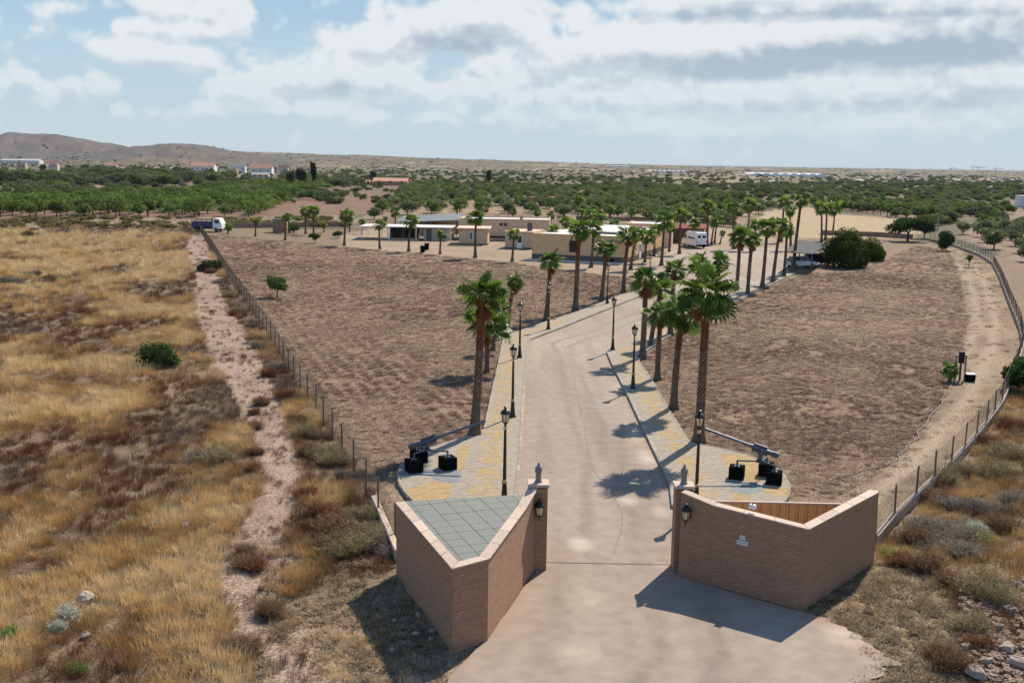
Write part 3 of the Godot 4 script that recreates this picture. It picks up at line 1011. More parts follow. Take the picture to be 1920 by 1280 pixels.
# ------------------------------------------------------------------ street lamps
func make_lamps():
	var base_l := ["black street lamp with brass rings beside roofed gate wall", "black street lamp at outer kerb between the fan palms and the first lamp", "black street lamp on pavement where the drive bends", "black street lamp on pavement in front of slim fan palm past the bend", "black street lamp on pavement far along the drive before the house", "black street lamp rising behind open gate wall beside the gun", "black street lamp on pavement beside line of leaning fan palms", "black street lamp standing at the point of pavement corner", "black street lamp by house door beyond the palms"]
	var tops := [[948, 762, 3.8], [963, 645, 3.8], [976, 565, 3.8], [1030, 526, 3.85], [1141, 493, 3.8], [1313, 769, 3.8], [1191, 606, 3.85], [1152, 554, 3.85], [1220, 474, 3.8]]
	var src: Node3D
	for i in tops.size():
		var p := gp(tops[i][0], tops[i][1], tops[i][2] + 0.14)
		p.y = 0.142
		if i == 0:
			var o := thing("street_lamp", base_l[0], "street lamp", p, 0.2, "lamp posts along the drive")
			var b := MB.new()
			b.lathe([[0.0, 0.0], [0.19, 0.0], [0.19, 0.07], [0.165, 0.1], [0.13, 0.22], [0.105, 0.5], [0.09, 0.7], [0.085, 0.82]], 8, Vector3.ZERO, false)
			put("base", b, M.black_iron, o)
			for y in [0.82, 2.9]:
				var r := MB.new()
				var k := 1.0 if y < 1 else 0.62
				r.lathe([[0.06 * k, y], [0.115 * k, y + 0.01], [0.125 * k, y + 0.04], [0.105 * k, y + 0.06], [0.12 * k, y + 0.085], [0.1 * k, y + 0.12], [0.05 * k, y + 0.125]], 10)
				put("brass_ring", r, M.brass, o)
			var s := MB.new()
			s.lathe([[0.072, 0.9], [0.062, 2.0], [0.05, 2.95], [0.045, 3.12], [0.07, 3.14], [0.05, 3.18]], 10)
			put("shaft", s, M.shaft_iron, o)
			lantern_head(o, Vector3(0, 3.16, 0), 0.98)
			src = o
		else:
			dup(src, p, 0.2 + i * 0.35, base_l[i])

# ------------------------------------------------------------------ the two field guns on blocks
func gun(blocks: Array, breech: Vector3, muzzle: Vector3, label: String, yaw: float):
	var hub := Vector3.ZERO
	for b in blocks: hub += b
	hub /= blocks.size()
	var o := thing("display_gun", label, "gun", Vector3(hub.x, 0.146, hub.z), 0.0)
	var off := Vector3(hub.x, 0.146, hub.z)
	hub.y = 0.9
	var fr := MB.new()
	for i in blocks.size():
		var b: Vector3 = blocks[i]
		var bm := MB.new()
		bm.cbox(Vector3(0, 0.26, 0), Vector3(0.62, 0.52, 0.62), 0.015, Basis(Vector3.UP, yaw))
		put("block", bm, M.black_block, o, Vector3(b.x, 0.146, b.z) - off)
		var a := hub - off
		var t := Vector3(b.x, 0.9, b.z) - off
		fr.bar(a, t, 0.06, 0.06)
		fr.bar(t + Vector3(0, 0.03, 0), Vector3(t.x, 0.5, t.z), 0.07, 0.07)
		fr.box(Vector3(t.x, 0.528, t.z), Vector3(0.22, 0.02, 0.22), Basis(Vector3.UP, yaw))
	put("leg_frame", fr, M.gun_steel, o)
	var dir := (muzzle - breech).normalized()
	var L := (muzzle - breech).length()
	var side := dir.cross(Vector3.UP).normalized()
	var up := side.cross(dir)
	var piv := breech + dir * (L * 0.2) - off
	var ped := MB.new()
	ped.lathe([[0.16, 0.72], [0.16, 0.8], [0.1, 0.84], [0.09, piv.y - 0.14]], 10, hub * Vector3(1, 0, 1) - off * Vector3(1, 0, 1))
	for s in [-1, 1]:
		var q: Vector3 = piv + side * (0.13 * s)
		ped.bar(Vector3(hub.x - off.x, 0.85, hub.z - off.z) + side * (0.12 * s), q, 0.03, 0.16)
		ped.tube([q, q + side * (0.05 * s)], [0.06, 0.06], 8)
	put("mount", ped, M.gun_steel, o)
	var ba := MB.new()
	var B0 := breech - off
	ba.tube([B0 + dir * 0.1, B0 + dir * (L * 0.36), B0 + dir * (L * 0.37), B0 + dir * (L * 0.97), B0 + dir * (L * 0.975), B0 + dir * L], [0.095, 0.09, 0.062, 0.052, 0.068, 0.068], 10)
	put("barrel", ba, M.gun_steel, o)
	var br := MB.new()
	br.box(B0 + dir * 0.06, Vector3(0.22, 0.22, 0.26), Basis(side, up, -dir))
	br.tube([B0 - dir * 0.1, B0], [0.07, 0.1], 8)
	put("breech", br, M.gun_steel, o)
	var cr := MB.new()
	cr.box(B0 + dir * (L * 0.22) - up * 0.13, Vector3(0.16, 0.1, L * 0.22), Basis(side, up, -dir))
	cr.tube([B0 + dir * (L * 0.14) + up * 0.14, B0 + dir * (L * 0.33) + up * 0.14], [0.045, 0.045], 8)
	put("cradle", cr, M.gun_steel, o)
	var hw := MB.new()
	var hc: Vector3 = piv + side * 0.24 - up * 0.12
	var ring := []
	for k in 13:
		ring.append(hc + (dir * cos(TAU * k / 12) + up * sin(TAU * k / 12)) * 0.13)
	var rr := []; rr.resize(13); rr.fill(0.013)
	hw.tube(ring, rr, 5, false)
	hw.bar(hc - dir * 0.12, hc + dir * 0.12, 0.016); hw.bar(hc - up * 0.12, hc + up * 0.12, 0.016)
	hw.bar(hc, piv + side * 0.1 - up * 0.12, 0.02)
	put("handwheel", hw, M.gun_steel, o)

func make_guns():
	gun([Vector3(-4.05, 0, -43.4), Vector3(-3.98, 0, -44.9), Vector3(-2.66, 0, -43.9)], at_z(770, 837, -43.9), at_z(910, 789, -44.5), "blue grey display gun on black blocks beside tile-roofed gate wall", 0.45)
	gun([Vector3(9.5, 0, -43.15), Vector3(10.85, 0, -43.65), Vector3(10.9, 0, -42.45)], at_z(1456, 853, -43.0), at_z(1323, 804, -43.6), "blue grey display gun on black blocks behind open gate wall", -0.3)

# ------------------------------------------------------------------ fences
func along(line: PackedVector2Array, step: float) -> Array:
	var o := []
	var carry := 0.0
	for i in line.size() - 1:
		var a := line[i]; var b := line[i + 1]
		var L := a.distance_to(b)
		var s := carry
		while s < L:
			o.append(a.lerp(b, s / L))
			s += step
		carry = s - L
	return o

func fence(line: PackedVector2Array, step: float, h: float, foot: float, label: String, cat := "fence"):
	var pts := along(line, step)
	var o := thing("wire_fence", label, cat, Vector3(pts[0].x, 0, pts[0].y))
	var off := Vector3(pts[0].x, 0, pts[0].y)
	var pm := MB.new()
	pm.lathe([[0.0, -0.3], [0.04, -0.3], [0.036, h], [0.0, h + 0.02]], 6)
	var pmesh := pm.mesh()
	var bay := MB.new()
	var nv := int(step / 0.16)
	for i in nv:
		bay.box(Vector3((i + 0.5) / nv * step, (h + foot) * 0.5, 0), Vector3(0.006, h - foot - 0.06, 0.006))
	var nh := int((h - foot) / 0.16)
	for i in nh + 1:
		bay.box(Vector3(step * 0.5, foot + 0.03 + (h - foot - 0.06) * i / nh, 0), Vector3(step, 0.006, 0.006))
	var bmesh := bay.mesh()
	for i in pts.size():
		var p := Vector3(pts[i].x, 0, pts[i].y)
		var q := put("post", pmesh, M.steel_post, o, p - off)
		q.rotation = Vector3(rng.randf_range(-0.02, 0.02), rng.randf() * 3.0, rng.randf_range(-0.03, 0.03))
		if i + 1 < pts.size():
			var d: Vector2 = pts[i + 1] - pts[i]
			var w := put("wire_mesh", bmesh, M.wire, o, p - off)
			w.rotation.y = -atan2(d.y, d.x)
			w.scale = Vector3(d.length() / step, 1, 1)
			if foot > 0.0:
				var fm := MB.new()
				fm.cbox(Vector3(d.length() * 0.5, foot * 0.5 - 0.15, 0), Vector3(d.length() - 0.01, foot + 0.3, 0.2), 0.015)
				var fo := put("footing", fm, M.footing, o, p - off)
				fo.rotation.y = -atan2(d.y, d.x)

func make_fences():
	fence(poly([[741, 1020], [712, 975], [674, 904], [616, 814], [595, 777], [557, 722], [513, 648], [474, 588], [420, 508], [394, 465], [373, 432]]), 2.9, 1.5, 0.0, "rusty wire fence with slim posts running up beside the dry meadow")
	fence(poly([[1641, 1024], [1677, 980], [1735, 925], [1790, 872], [1840, 816], [1878, 764], [1905, 700], [1919, 650], [1912, 616], [1893, 569], [1876, 524], [1862, 496], [1837, 480], [1792, 463], [1740, 450]]), 3.0, 1.5, 0.4, "wire fence on low concrete footing curving round the mown plot and track")
	low_wall([[425, 427], [640, 424], [700, 426]], 0.9, "low brown boundary wall behind the truck and shed")
	low_wall([[1540, 440], [1640, 443], [1745, 450]], 0.9, "low brown boundary wall in front of the wheat field")
	low_wall([[1080, 412], [1300, 416], [1400, 424]], 0.9, "low brown boundary wall behind the cream house")
	low_wall([[746, 1052], [722, 985], [700, 945]], 0.4, "short low pale footing wall joining gate enclosure to wire fence")
	hose()
	pump()
	for q in [[792, 474, "dark blue wheeled bin standing by kennel yard"], [800, 469, "second dark wheeled bin tucked beside the blue one"]]:
		var o := thing("wheeled_bin", q[2], "bin", gp(q[0], q[1]), 0.3)
		extrude(o, "body", [[-0.24, 0.08], [-0.3, 1.0], [0.3, 1.0], [0.24, 0.08]], 0.6, 0, M.black_block)
		bx(o, "lid", M.navy_paint, -0.33, 0.33, 1.002, 1.08, -0.34, 0.34)
		for s in [-1.0, 1.0]: wheel(o, Vector3(-0.22, 0.1, s * 0.2), 0.1)

func low_wall(px: Array, h: float, label: String):
	var l := poly(px)
	var o := thing("boundary_wall", label, "wall", Vector3(l[0].x, 0, l[0].y))
	var off := Vector3(l[0].x, 0, l[0].y)
	var pts := along(l, 6.0)
	for i in pts.size() - 1:
		var d: Vector2 = pts[i + 1] - pts[i]
		var mb := MB.new()
		mb.col = (Color(0.30, 0.20, 0.145) if h > 0.5 else Color(0.5, 0.41, 0.34)) * rng.randf_range(0.9, 1.1)
		mb.cbox(Vector3(d.length() * 0.5, h * 0.5 - 0.1, 0), Vector3(d.length() - 0.02, h + 0.2, 0.22), 0.02)
		var w := put("wall_panel", mb, M.plaster, o, Vector3(pts[i].x, 0, pts[i].y) - off)
		w.rotation.y = -atan2(d.y, d.x)

func hose():
	var px := [[1794, 706], [1786, 722], [1774, 738], [1766, 755], [1745, 782], [1725, 806], [1720, 820], [1700, 838], [1688, 852], [1682, 862], [1660, 872], [1620, 881], [1580, 892], [1540, 905]]
	var pts := []; var rad := []
	for i in px.size() - 1:
		for k in 5:
			var t := k / 5.0
			var q := gp(lerpf(px[i][0], px[i + 1][0], t), lerpf(px[i][1], px[i + 1][1], t), 0.03)
			q.x += sin(pts.size() * 0.9) * 0.08
			pts.append(q); rad.append(0.02)
	var off: Vector3 = pts[0]
	off.y = 0
	for i in pts.size(): pts[i] -= off
	var o := thing("water_hose", "pale grey hose trailing from the pump across the plot edge", "hose", off)
	var mb := MB.new()
	mb.tube(pts, rad, 6)
	put("tube", mb, M.hose, o)

func pump():
	var p := gp(1800, 712)
	var o := thing("well_pump", "well pump stand of grey pipes with black control box", "pump", p)
	var st := MB.new()
	for x in [-0.3, 0.3]:
		st.tube([Vector3(x, -0.05, 0), Vector3(x, 1.55, 0)], [0.06, 0.055], 8)
		st.box(Vector3(x, 1.57, 0), Vector3(0.2, 0.05, 0.16))
	put("post", st, M.hose, o)
	var b := MB.new()
	b.cbox(Vector3(0, 1.45, 0.03), Vector3(0.32, 0.72, 0.2), 0.02)
	put("control_box", b, M.black_iron, o)
	var pp := MB.new()
	pp.tube([Vector3(0, 0, 0), Vector3(0, 1.1, 0)], [0.07, 0.07], 8)
	put("riser_pipe", pp, M.steel_post, o)
	var mt := MB.new()
	mt.cbox(Vector3(0.55, 0.2, 0.25), Vector3(0.5, 0.42, 0.4), 0.04)
	put("motor_box", mt, M.black_block, o)
	var lid := MB.new()
	lid.cbox(Vector3(0.55, 0.44, 0.25), Vector3(0.54, 0.05, 0.44), 0.015)
	put("lid", lid, M.white_paint, o)

# ------------------------------------------------------------------ house and outbuildings
func site(nm: String, label: String, cat: String, right_px: Array, dir: Vector2, w: float, group := "") -> Node3D:   # local x runs along the front to its lower right corner, -z goes back
	var c := gp(right_px[0], right_px[1])
	var d := dir.normalized()
	var l := Vector2(c.x, c.z) - d * w
	return thing(nm, label, cat, Vector3(l.x, 0, l.y), -atan2(d.y, d.x), group)

func bx(o: Node, nm: String, mat, x0: float, x1: float, y0: float, y1: float, z0: float, z1: float, col := Color(1, 1, 1)) -> MeshInstance3D:
	var mb := MB.new()
	mb.col = col
	mb.box(Vector3((x0 + x1) * 0.5, (y0 + y1) * 0.5, (z0 + z1) * 0.5), Vector3(x1 - x0, y1 - y0, absf(z1 - z0)))
	return put(nm, mb, mat, o)

func flat_block(o: Node, x0: float, x1: float, h: float, z0: float, z1: float, wall: Color, base := 0.35, over := 0.0, roofm = null):
	bx(o, "wall", M.plaster, x0, x1, -0.2, h, z0, z1, wall)
	if base > 0: bx(o, "plinth", M.plaster, x0 - 0.04, x1 + 0.04, -0.2, base, z0 - 0.04, z1 + 0.04, Color(0.13, 0.115, 0.105))
	if over > 0:
		bx(o, "roof", M.plaster if roofm == null else roofm, x0 - over, x1 + over, h + 0.002, h + 0.16, z0 - over, z1 + over, Color(0.62, 0.47, 0.36))
	else:
		var rf := bx(o, "roof", M.white_roof, x0 + 0.22, x1 - 0.22, h + 0.002, h + 0.03, z0 + 0.22, z1 - 0.22)
		for e in [[x0 - 0.02, x1 + 0.02, z1 - 0.2, z1 + 0.02], [x0 - 0.02, x1 + 0.02, z0 - 0.02, z0 + 0.2], [x0 - 0.02, x0 + 0.2, z0 + 0.202, z1 - 0.202], [x1 - 0.2, x1 + 0.02, z0 + 0.202, z1 - 0.202]]:
			bx(rf, "parapet", M.plaster, e[0], e[1], h + 0.002, h + 0.22, e[2], e[3], wall * 0.95)

func window(o: Node, x: float, y: float, z: float, w: float, h: float, frame, axis := 0):       # axis 0: on a front face, 1: on a side face
	var f := MB.new()
	var t := 0.09
	for s in [[0.0, h * 0.5 + t * 0.5, w + t * 2, t], [0.0, -h * 0.5 - t * 0.5, w + t * 2, t], [-w * 0.5 - t * 0.5, 0.0, t, h], [w * 0.5 + t * 0.5, 0.0, t, h], [0.0, 0.0, 0.05, h]]:
		f.box(Vector3(s[0], s[1], 0), Vector3(s[2], s[3], 0.1))
	var p := put("window", f, frame, o, Vector3(x, y, z))
	if axis == 1: p.rotation.y = PI / 2
	var g := MB.new()
	g.box(Vector3(0, 0, -0.01), Vector3(w, h, 0.04))
	put("pane", g, M.dark_glass, p)

func make_house():

	var CREAM := Color(0.76, 0.50, 0.28); var PALE := Color(0.66, 0.48, 0.34)
	# main block
	var o := site("cream_house", "cream flat-roofed house with dark plinth and white roof plant", "house", [1177, 493.5], Vector2(0.945, 0.326), 13.5)
	flat_block(o, 0, 13.5, 3.35, -24.0, 0, CREAM, 0.75)
	window(o, 6.0, 1.95, 0.03, 1.1, 1.35, M.frame_brown)
	bx(o, "window_grille", M.black_iron, 5.35, 6.65, 1.2, 2.75, 0.09, 0.12)
	bx(o, "vent", M.black_block, 10.2, 11.6, 0.1, 0.5, 0.05, 0.075)
	bx(o, "canopy", M.plaster, 9.0, 13.0, 2.75, 2.9, 0.0, 0.6, Color(0.34, 0.15, 0.10))
	for z in [-4.5, -9.5]: window(o, 13.53, 1.9, z, 1.0, 1.2, M.white_paint, 1)
	var dr := bx(o, "door", M.white_paint, 13.5, 13.58, 0.1, 2.3, -8.0, -6.8)
	bx(dr, "pane", M.dark_glass, 13.58, 13.6, 1.1, 2.1, -7.8, -7.0)
	var sol := MB.new()
	sol.box(Vector3(8.6, 4.0, -9.0), Vector3(5.0, 0.12, 5.5), Basis(Vector3.RIGHT, 0.12))
	sol.box(Vector3(8.6, 3.6, -7.0), Vector3(0.1, 0.5, 0.1)); sol.box(Vector3(6.6, 3.6, -11.0), Vector3(0.1, 0.7, 0.1)); sol.box(Vector3(10.6, 3.6, -11.0), Vector3(0.1, 0.7, 0.1))
	put("roof_panel", sol, M.white_roof, o)
	for a in [[4.4, -12.0], [11.5, -4.0], [12.4, -14.5]]:
		var ac := bx(o, "air_conditioner", M.white_paint, a[0] - 0.45, a[0] + 0.45, 3.4, 4.1, a[1] - 0.2, a[1] + 0.2)
		bx(ac, "fan_grille", M.black_block, a[0] - 0.3, a[0] + 0.3, 3.5, 4.0, a[1] + 0.2, a[1] + 0.215)
	bx(o, "terrace", M.plaster, -0.5, 14.5, -0.1, 0.06, 0.06, 2.4, Color(0.62, 0.54, 0.46))
	# wing with the garage end near the van
	var o5 := site("house_wing", "cream house wing with flat roof next to parked white van", "house", [1259, 463.5], Vector2(0.985, 0.17), 7.0)
	flat_block(o5, 0, 7.0, 3.5, -9.0, 0, PALE, 0.0)
	window(o5, 3.0, 1.9, 0.03, 1.2, 1.3, M.frame_brown)
	bx(o5, "door", M.white_paint, 0.6, 1.7, 0.0, 2.2, 0.0, 0.05)
	# porch block
	var o2 := site("porch_house", "small cream flat-roofed annex with glazed grey door", "house", [1001, 467], Vector2(1, 0.25), 4.6)
	flat_block(o2, 0, 4.6, 2.5, -6.5, 0, PALE, 0.18, 0.12)
	var d2 := bx(o2, "door", M.white_paint, 1.9, 2.75, 0.05, 2.1, 0.0, 0.05)
	bx(d2, "pane", M.dark_glass, 2.0, 2.65, 0.95, 2.0, 0.05, 0.07)
	window(o2, 4.63, 1.5, -2.5, 0.7, 0.9, M.frame_brown, 1)
	bx(o2, "side_door", M.frame_brown, 4.6, 4.66, 0.0, 2.05, -5.2, -4.3)
	var tank := MB.new()
	tank.lathe([[0.0, 2.66], [0.42, 2.66], [0.42, 3.75], [0.3, 3.95], [0.0, 4.0]], 14, Vector3(3.4, 0, -2.2))
	put("water_tank", tank, M.grey_sheet, o2)
	# left block
	var o3 := site("store_house", "cream flat-roofed store with wide roof slab and narrow window", "house", [914, 459], Vector2(1, 0.02), 4.6)
	flat_block(o3, 0, 4.6, 2.5, -6.0, 0, PALE, 0.15, 0.4)
	window(o3, 1.9, 1.4, 0.03, 0.45, 1.1, M.white_paint)
	# long rear block
	var o4 := site("rear_house", "long pale house wall behind the annexes with chimney stub", "house", [1030, 452], Vector2(1, 0.05), 15.5)
	flat_block(o4, 0, 15.5, 3.4, -9.0, 0, PALE, 0.0)
	bx(o4, "chimney", M.plaster, 10.4, 10.9, 3.4, 4.2, -1.0, -0.5, Color(0.5, 0.22, 0.12))
	for x in [7.2, 8.0]: window(o4, x, 2.7, 0.03, 0.35, 0.3, M.frame_brown)
	bx(o4, "bench", M.black_block, 5.4, 9.0, 0.5, 0.75, 0.8, 1.5)
	# kennels under the white canopy
	var s := site("kennel_shelter", "long white flat canopy over dark kennels and grey hut", "shelter", [850, 451], Vector2(1, 0.03), 15.5)
	bx(s, "canopy", M.white_roof, -0.4, 15.4, 2.1, 2.22, -6.5, 0.7)
	for x in [0.0, 3.4, 4.6, 9.2, 15.0]:
		for z in [0.4, -6.2]: bx(s, "post", M.white_paint, x, x + 0.12, -0.1, 2.1, z, z + 0.12)
	bx(s, "kennel_wall", M.plaster, 4.7, 9.1, -0.1, 2.09, -6.0, -5.8, Color(0.30, 0.24, 0.19))
	for x in [4.7, 6.8, 8.95]: bx(s, "kennel_wall", M.plaster, x, x + 0.15, -0.1, 2.09, -5.79, -0.4, Color(0.30, 0.24, 0.19))
	for k in 16: bx(s, "kennel_bar", M.black_iron, 4.8 + k * 0.26, 4.83 + k * 0.26, 0.0, 2.05, -0.36, -0.32)
	bx(s, "low_wall", M.plaster, 3.6, 9.6, -0.1, 0.3, 0.2, 0.5, Color(0.42, 0.32, 0.25))
	bx(s, "hut_wall", M.plaster, 10.4, 15.0, -0.1, 2.09, -6.0, -0.2, Color(0.50, 0.44, 0.38))
	window(s, 13.2, 1.2, -0.17, 0.9, 0.8, M.white_paint)
	bx(s, "hut_door", M.grey_sheet, 10.9, 11.8, 0.0, 1.9, -0.2, -0.15)
	# barn roof behind
	var b := site("open_barn", "open barn with dark slate-blue sheet roof behind kennels", "barn", [858, 442], Vector2(1, 0.08), 10.5)
	var rf := MB.new()
	rf.box(Vector3(5.0, 2.9, -3.5), Vector3(11.4, 0.1, 9.0), Basis(Vector3.BACK, 0.05) * Basis(Vector3.RIGHT, 0.08))
	put("roof", rf, M.slate_sheet, b)
	for x in [0.1, 5.0, 10.2]:
		for z in [-0.1, -7.0]: bx(b, "post", M.black_iron, x, x + 0.16, -0.1, 2.55 + x * 0.045, z, z + 0.16)
	bx(b, "rear_wall", M.plaster, 0, 10.5, -0.1, 2.3, -7.4, -7.15, Color(0.46, 0.36, 0.28))
	# dark red shed by the van
	var g := site("red_roof_shed", "dark open shed with red tiled roof behind white van", "shed", [1330, 456], Vector2(1, 0.1), 7.0)
	bx(g, "rear_wall", M.plaster, 0, 6.5, -0.1, 2.3, -5.2, -5.0, Color(0.42, 0.33, 0.26))
	bx(g, "side_wall", M.plaster, 0, 0.2, -0.1, 2.4, -4.99, 0, Color(0.42, 0.33, 0.26))
	for x in [3.2, 6.3]: bx(g, "post", M.frame_brown, x, x + 0.2, -0.1, 2.4, -0.3, -0.1)
	var r2 := MB.new()
	r2.col = Color(0.22, 0.06, 0.05)
	for sd in [-1.0, 1.0]:
		r2.box(Vector3(3.3, 2.72, -2.5 + sd * 1.55), Vector3(6.8, 0.12, 3.2), Basis(Vector3.RIGHT, sd * 0.16))
	put("roof", r2, M.plaster, g)
	# small sheet-metal shed near the truck
	var h := site("metal_shed", "small brown ribbed metal shed among young palms", "shed", [538, 436], Vector2(1, -0.05), 2.6)
	bx(h, "wall", M.plaster, 0, 2.5, -0.1, 2.3, -2.6, 0, Color(0.36, 0.25, 0.175))
	for k in 9: bx(h, "rib", M.plaster, 0.12 + k * 0.27, 0.2 + k * 0.27, 0.0, 2.28, 0.002, 0.04, Color(0.33, 0.225, 0.155))
	bx(h, "roof", M.grey_sheet, -0.12, 2.62, 2.302, 2.38, -2.75, 0.15)
	# carport
	var FL := gp(1470, 473, 2.5); var FR := gp(1524, 477, 2.4); var BR := gp(1552, 460, 2.5); var BL := gp(1500, 450, 2.9)
	var cp := thing("carport", "light grey sheet carport on posts beside round evergreen tree", "carport", Vector3(FL.x, 0, FL.z))
	var off := Vector3(FL.x, 0, FL.z)
	var cm := MB.new()
	var up := Vector3(0, 0.1, 0)
	var cs := [FL - off, FR - off, BR - off, BL - off]
	cm.col = Color(1, 1, 1)
	cm.quad(cs[0] + up, cs[1] + up, cs[2] + up, cs[3] + up)
	cm.quad(cs[3], cs[2], cs[1], cs[0])
	for i in 4:
		var j := (i + 1) % 4
		cm.quad(cs[i], cs[j], cs[j] + up, cs[i] + up)
	put("roof", cm, M.grey_sheet, cp)
	for q in cs:
		var ctr: Vector3 = (cs[0] + cs[2]) * 0.5
		var w: Vector3 = q.lerp(ctr, 0.06)
		bx(cp, "post", M.steel_post, w.x - 0.07, w.x + 0.07, -0.1, w.y - 0.002, w.z - 0.07, w.z + 0.07)

# ------------------------------------------------------------------ vehicles
func wheel(o: Node, p: Vector3, r: float):
	var t := MB.new()
	var pr := [[r * 0.55, -0.1], [r * 0.95, -0.1], [r, -0.06], [r, 0.06], [r * 0.95, 0.1], [r * 0.55, 0.1]]
	t.lathe(pr, 16)
	var n := put("wheel", t, M.rubber, o, p)
	n.rotation.x = PI / 2
	var rim := MB.new()
	rim.lathe([[0.0, -0.085], [r * 0.55, -0.08], [r * 0.56, 0.08], [0.0, 0.085]], 12)
	put("rim", rim, M.grey_sheet, n)

func extrude(o: Node, nm: String, prof: Array, w0: float, w1: float, mat, z := 0.0, tuck := 0.0) -> MeshInstance3D:   # side outline in x, y swept across the width, its upper edge tucked in
	var pl := PackedVector2Array()
	var top := -1e9
	var bot := 1e9
	for p in prof:
		pl.append(Vector2(p[0], p[1])); top = maxf(top, p[1]); bot = minf(bot, p[1])
	var ids := Geometry2D.triangulate_polygon(pl)
	var mb := MB.new()
	var f := func(i: int, s: float) -> Vector3:
		var t := clampf((pl[i].y - bot) / maxf(top - bot, 0.01), 0, 1)
		return Vector3(pl[i].x, pl[i].y, z + s * (w0 * 0.5 - tuck * t))
	for i in range(0, ids.size(), 3):
		for s in [-1.0, 1.0]:
			var a: Vector3 = f.call(ids[i], s); var b: Vector3 = f.call(ids[i + 1], s); var c: Vector3 = f.call(ids[i + 2], s)
			if (b - a).cross(c - a).z * s < 0: mb.tri(a, c, b)
			else: mb.tri(a, b, c)
	var cw := Geometry2D.is_polygon_clockwise(pl)
	for i in pl.size():
		var j := (i + 1) % pl.size()
		var a: Vector3 = f.call(i, -1.0); var b: Vector3 = f.call(j, -1.0); var c: Vector3 = f.call(j, 1.0); var d: Vector3 = f.call(i, 1.0)
		if cw: mb.quad(a, d, c, b)
		else: mb.quad(a, b, c, d)
	return put(nm, mb, mat, o)

func make_vehicles():
	# white panel van, nose away (+x is its nose)
	var a := gp(1305, 466); var b := gp(1275, 460.5)
	var dd := Vector2(b.x - a.x, b.z - a.z).normalized()
	var ctr := Vector3(a.x, 0, a.z) + Vector3(dd.x, 0, dd.y) * 2.7 + Vector3(-dd.y, 0, dd.x) * 0.95
	var v := thing("panel_van", "white panel van with dark swoosh lettering parked by house", "van", ctr, -atan2(dd.y, dd.x))
	extrude(v, "body", [[-2.7, 0.45], [-2.75, 1.2], [-2.65, 2.45], [-2.5, 2.58], [1.0, 2.58], [1.35, 2.45], [2.0, 1.5], [2.6, 1.25], [2.75, 0.95], [2.75, 0.45]], 1.95, 0, M.white_paint, 0.0, 0.12)
	bx(v, "sill", M.black_block, -2.72, 2.72, 0.3, 0.5, -0.93, 0.93)
	for s in [-1.0, 1.0]:
		for x in [-1.75, 1.75]: wheel(v, Vector3(x, 0.34, 0.86 * s), 0.34)
		var sw := bx(v, "side_window", M.dark_glass, 1.0, 1.75, 1.5, 2.1, 0.905 * s - 0.02, 0.905 * s + 0.02)
		sw.rotation.x = 0.055 * s
	for k in 9:
		var m := MB.new()
		var x0 := -2.1 + k * 0.26
		m.quad(Vector3(x0, 1.5 + 0.05 * sin(k * 2.0), 0), Vector3(x0 + 0.2, 1.48, 0), Vector3(x0 + 0.28, 1.7 + 0.16 * absf(sin(k * 1.3)), 0), Vector3(x0 + 0.06, 1.72 + 0.1 * cos(k), 0))
		var g := put("side_graphic", m, M.black_block if k % 4 else M.red_paint, v, Vector3(0, 0, -0.93))
		g.rotation.x = -0.06
	for s in [-1.0, 1.0]:
		bx(v, "rear_graphic", M.black_block, -2.76, -2.745, 1.5, 1.95, s * 0.42 - 0.28, s * 0.42 + 0.28).rotation.z = -0.03
		bx(v, "tail_light", M.red_paint, -2.775, -2.74, 0.9, 1.25, s * 0.86 - 0.06, s * 0.86 + 0.06)
	bx(v, "bumper", M.black_block, -2.85, -2.7, 0.4, 0.62, -0.9, 0.9)
	# blue dropside truck with white cab
	var t0 := gp(364, 433); var t1 := gp(420, 434.5)
	var td := Vector2(t1.x - t0.x, t1.z - t0.z).normalized()
	var tr := thing("dropside_truck", "white cab truck with navy blue dropside bed", "truck", (t0 + t1) * 0.5, -atan2(td.y, td.x))
	bx(tr, "chassis", M.black_block, -2.8, 2.6, 0.5, 0.75, -0.45, 0.45)
	bx(tr, "bed", M.blue_paint, -2.95, 1.0, 0.78, 0.9, -1.0, 1.0)
	for s in [-1.0, 1.0]:
		bx(tr, "bed_side", M.blue_paint, -2.95, 1.0, 0.9, 1.75, s * 0.98 - 0.03, s * 0.98 + 0.03)
		for k in 5: bx(tr, "stanchion", M.blue_paint, -2.93 + k * 0.96, -2.86 + k * 0.96, 1.752, 2.25, s * 0.98 - 0.03, s * 0.98 + 0.03)
		for x in [-1.9, 1.75]: wheel(tr, Vector3(x, 0.4, 0.85 * s), 0.4)
		bx(tr, "upper_rail", M.grey_sheet, -2.95, 1.0, 2.1, 2.2, s * 0.98 - 0.025, s * 0.98 + 0.025)
	bx(tr, "headboard", M.blue_paint, 0.94, 1.04, 0.9, 2.3, -0.94, 0.94)
	bx(tr, "load", M.footing, -2.7, 0.7, 0.9, 1.95, -0.85, 0.85)
	extrude(tr, "cab", [[1.1, 0.7], [1.1, 2.35], [1.3, 2.45], [2.3, 2.42], [2.75, 1.55], [2.85, 0.6], [2.2, 0.5]], 1.9, 0, M.white_paint, 0.0, 0.1)
	for s in [-1.0, 1.0]: bx(tr, "cab_window", M.dark_glass, 1.45, 2.3, 1.55, 2.15, s * 0.9 - 0.03, s * 0.9 + 0.03)
	bx(tr, "bumper", M.black_block, 2.72, 2.92, 0.4, 0.6, -0.9, 0.9)
	# cars under the carport
	car("parked_car", "silver hatchback parked under grey carport", gp(1503, 502), 0.25, M.silver_paint)
	car("parked_car", "dark blue car in the shade deep under carport", gp(1532, 496), 0.35, M.navy_paint)

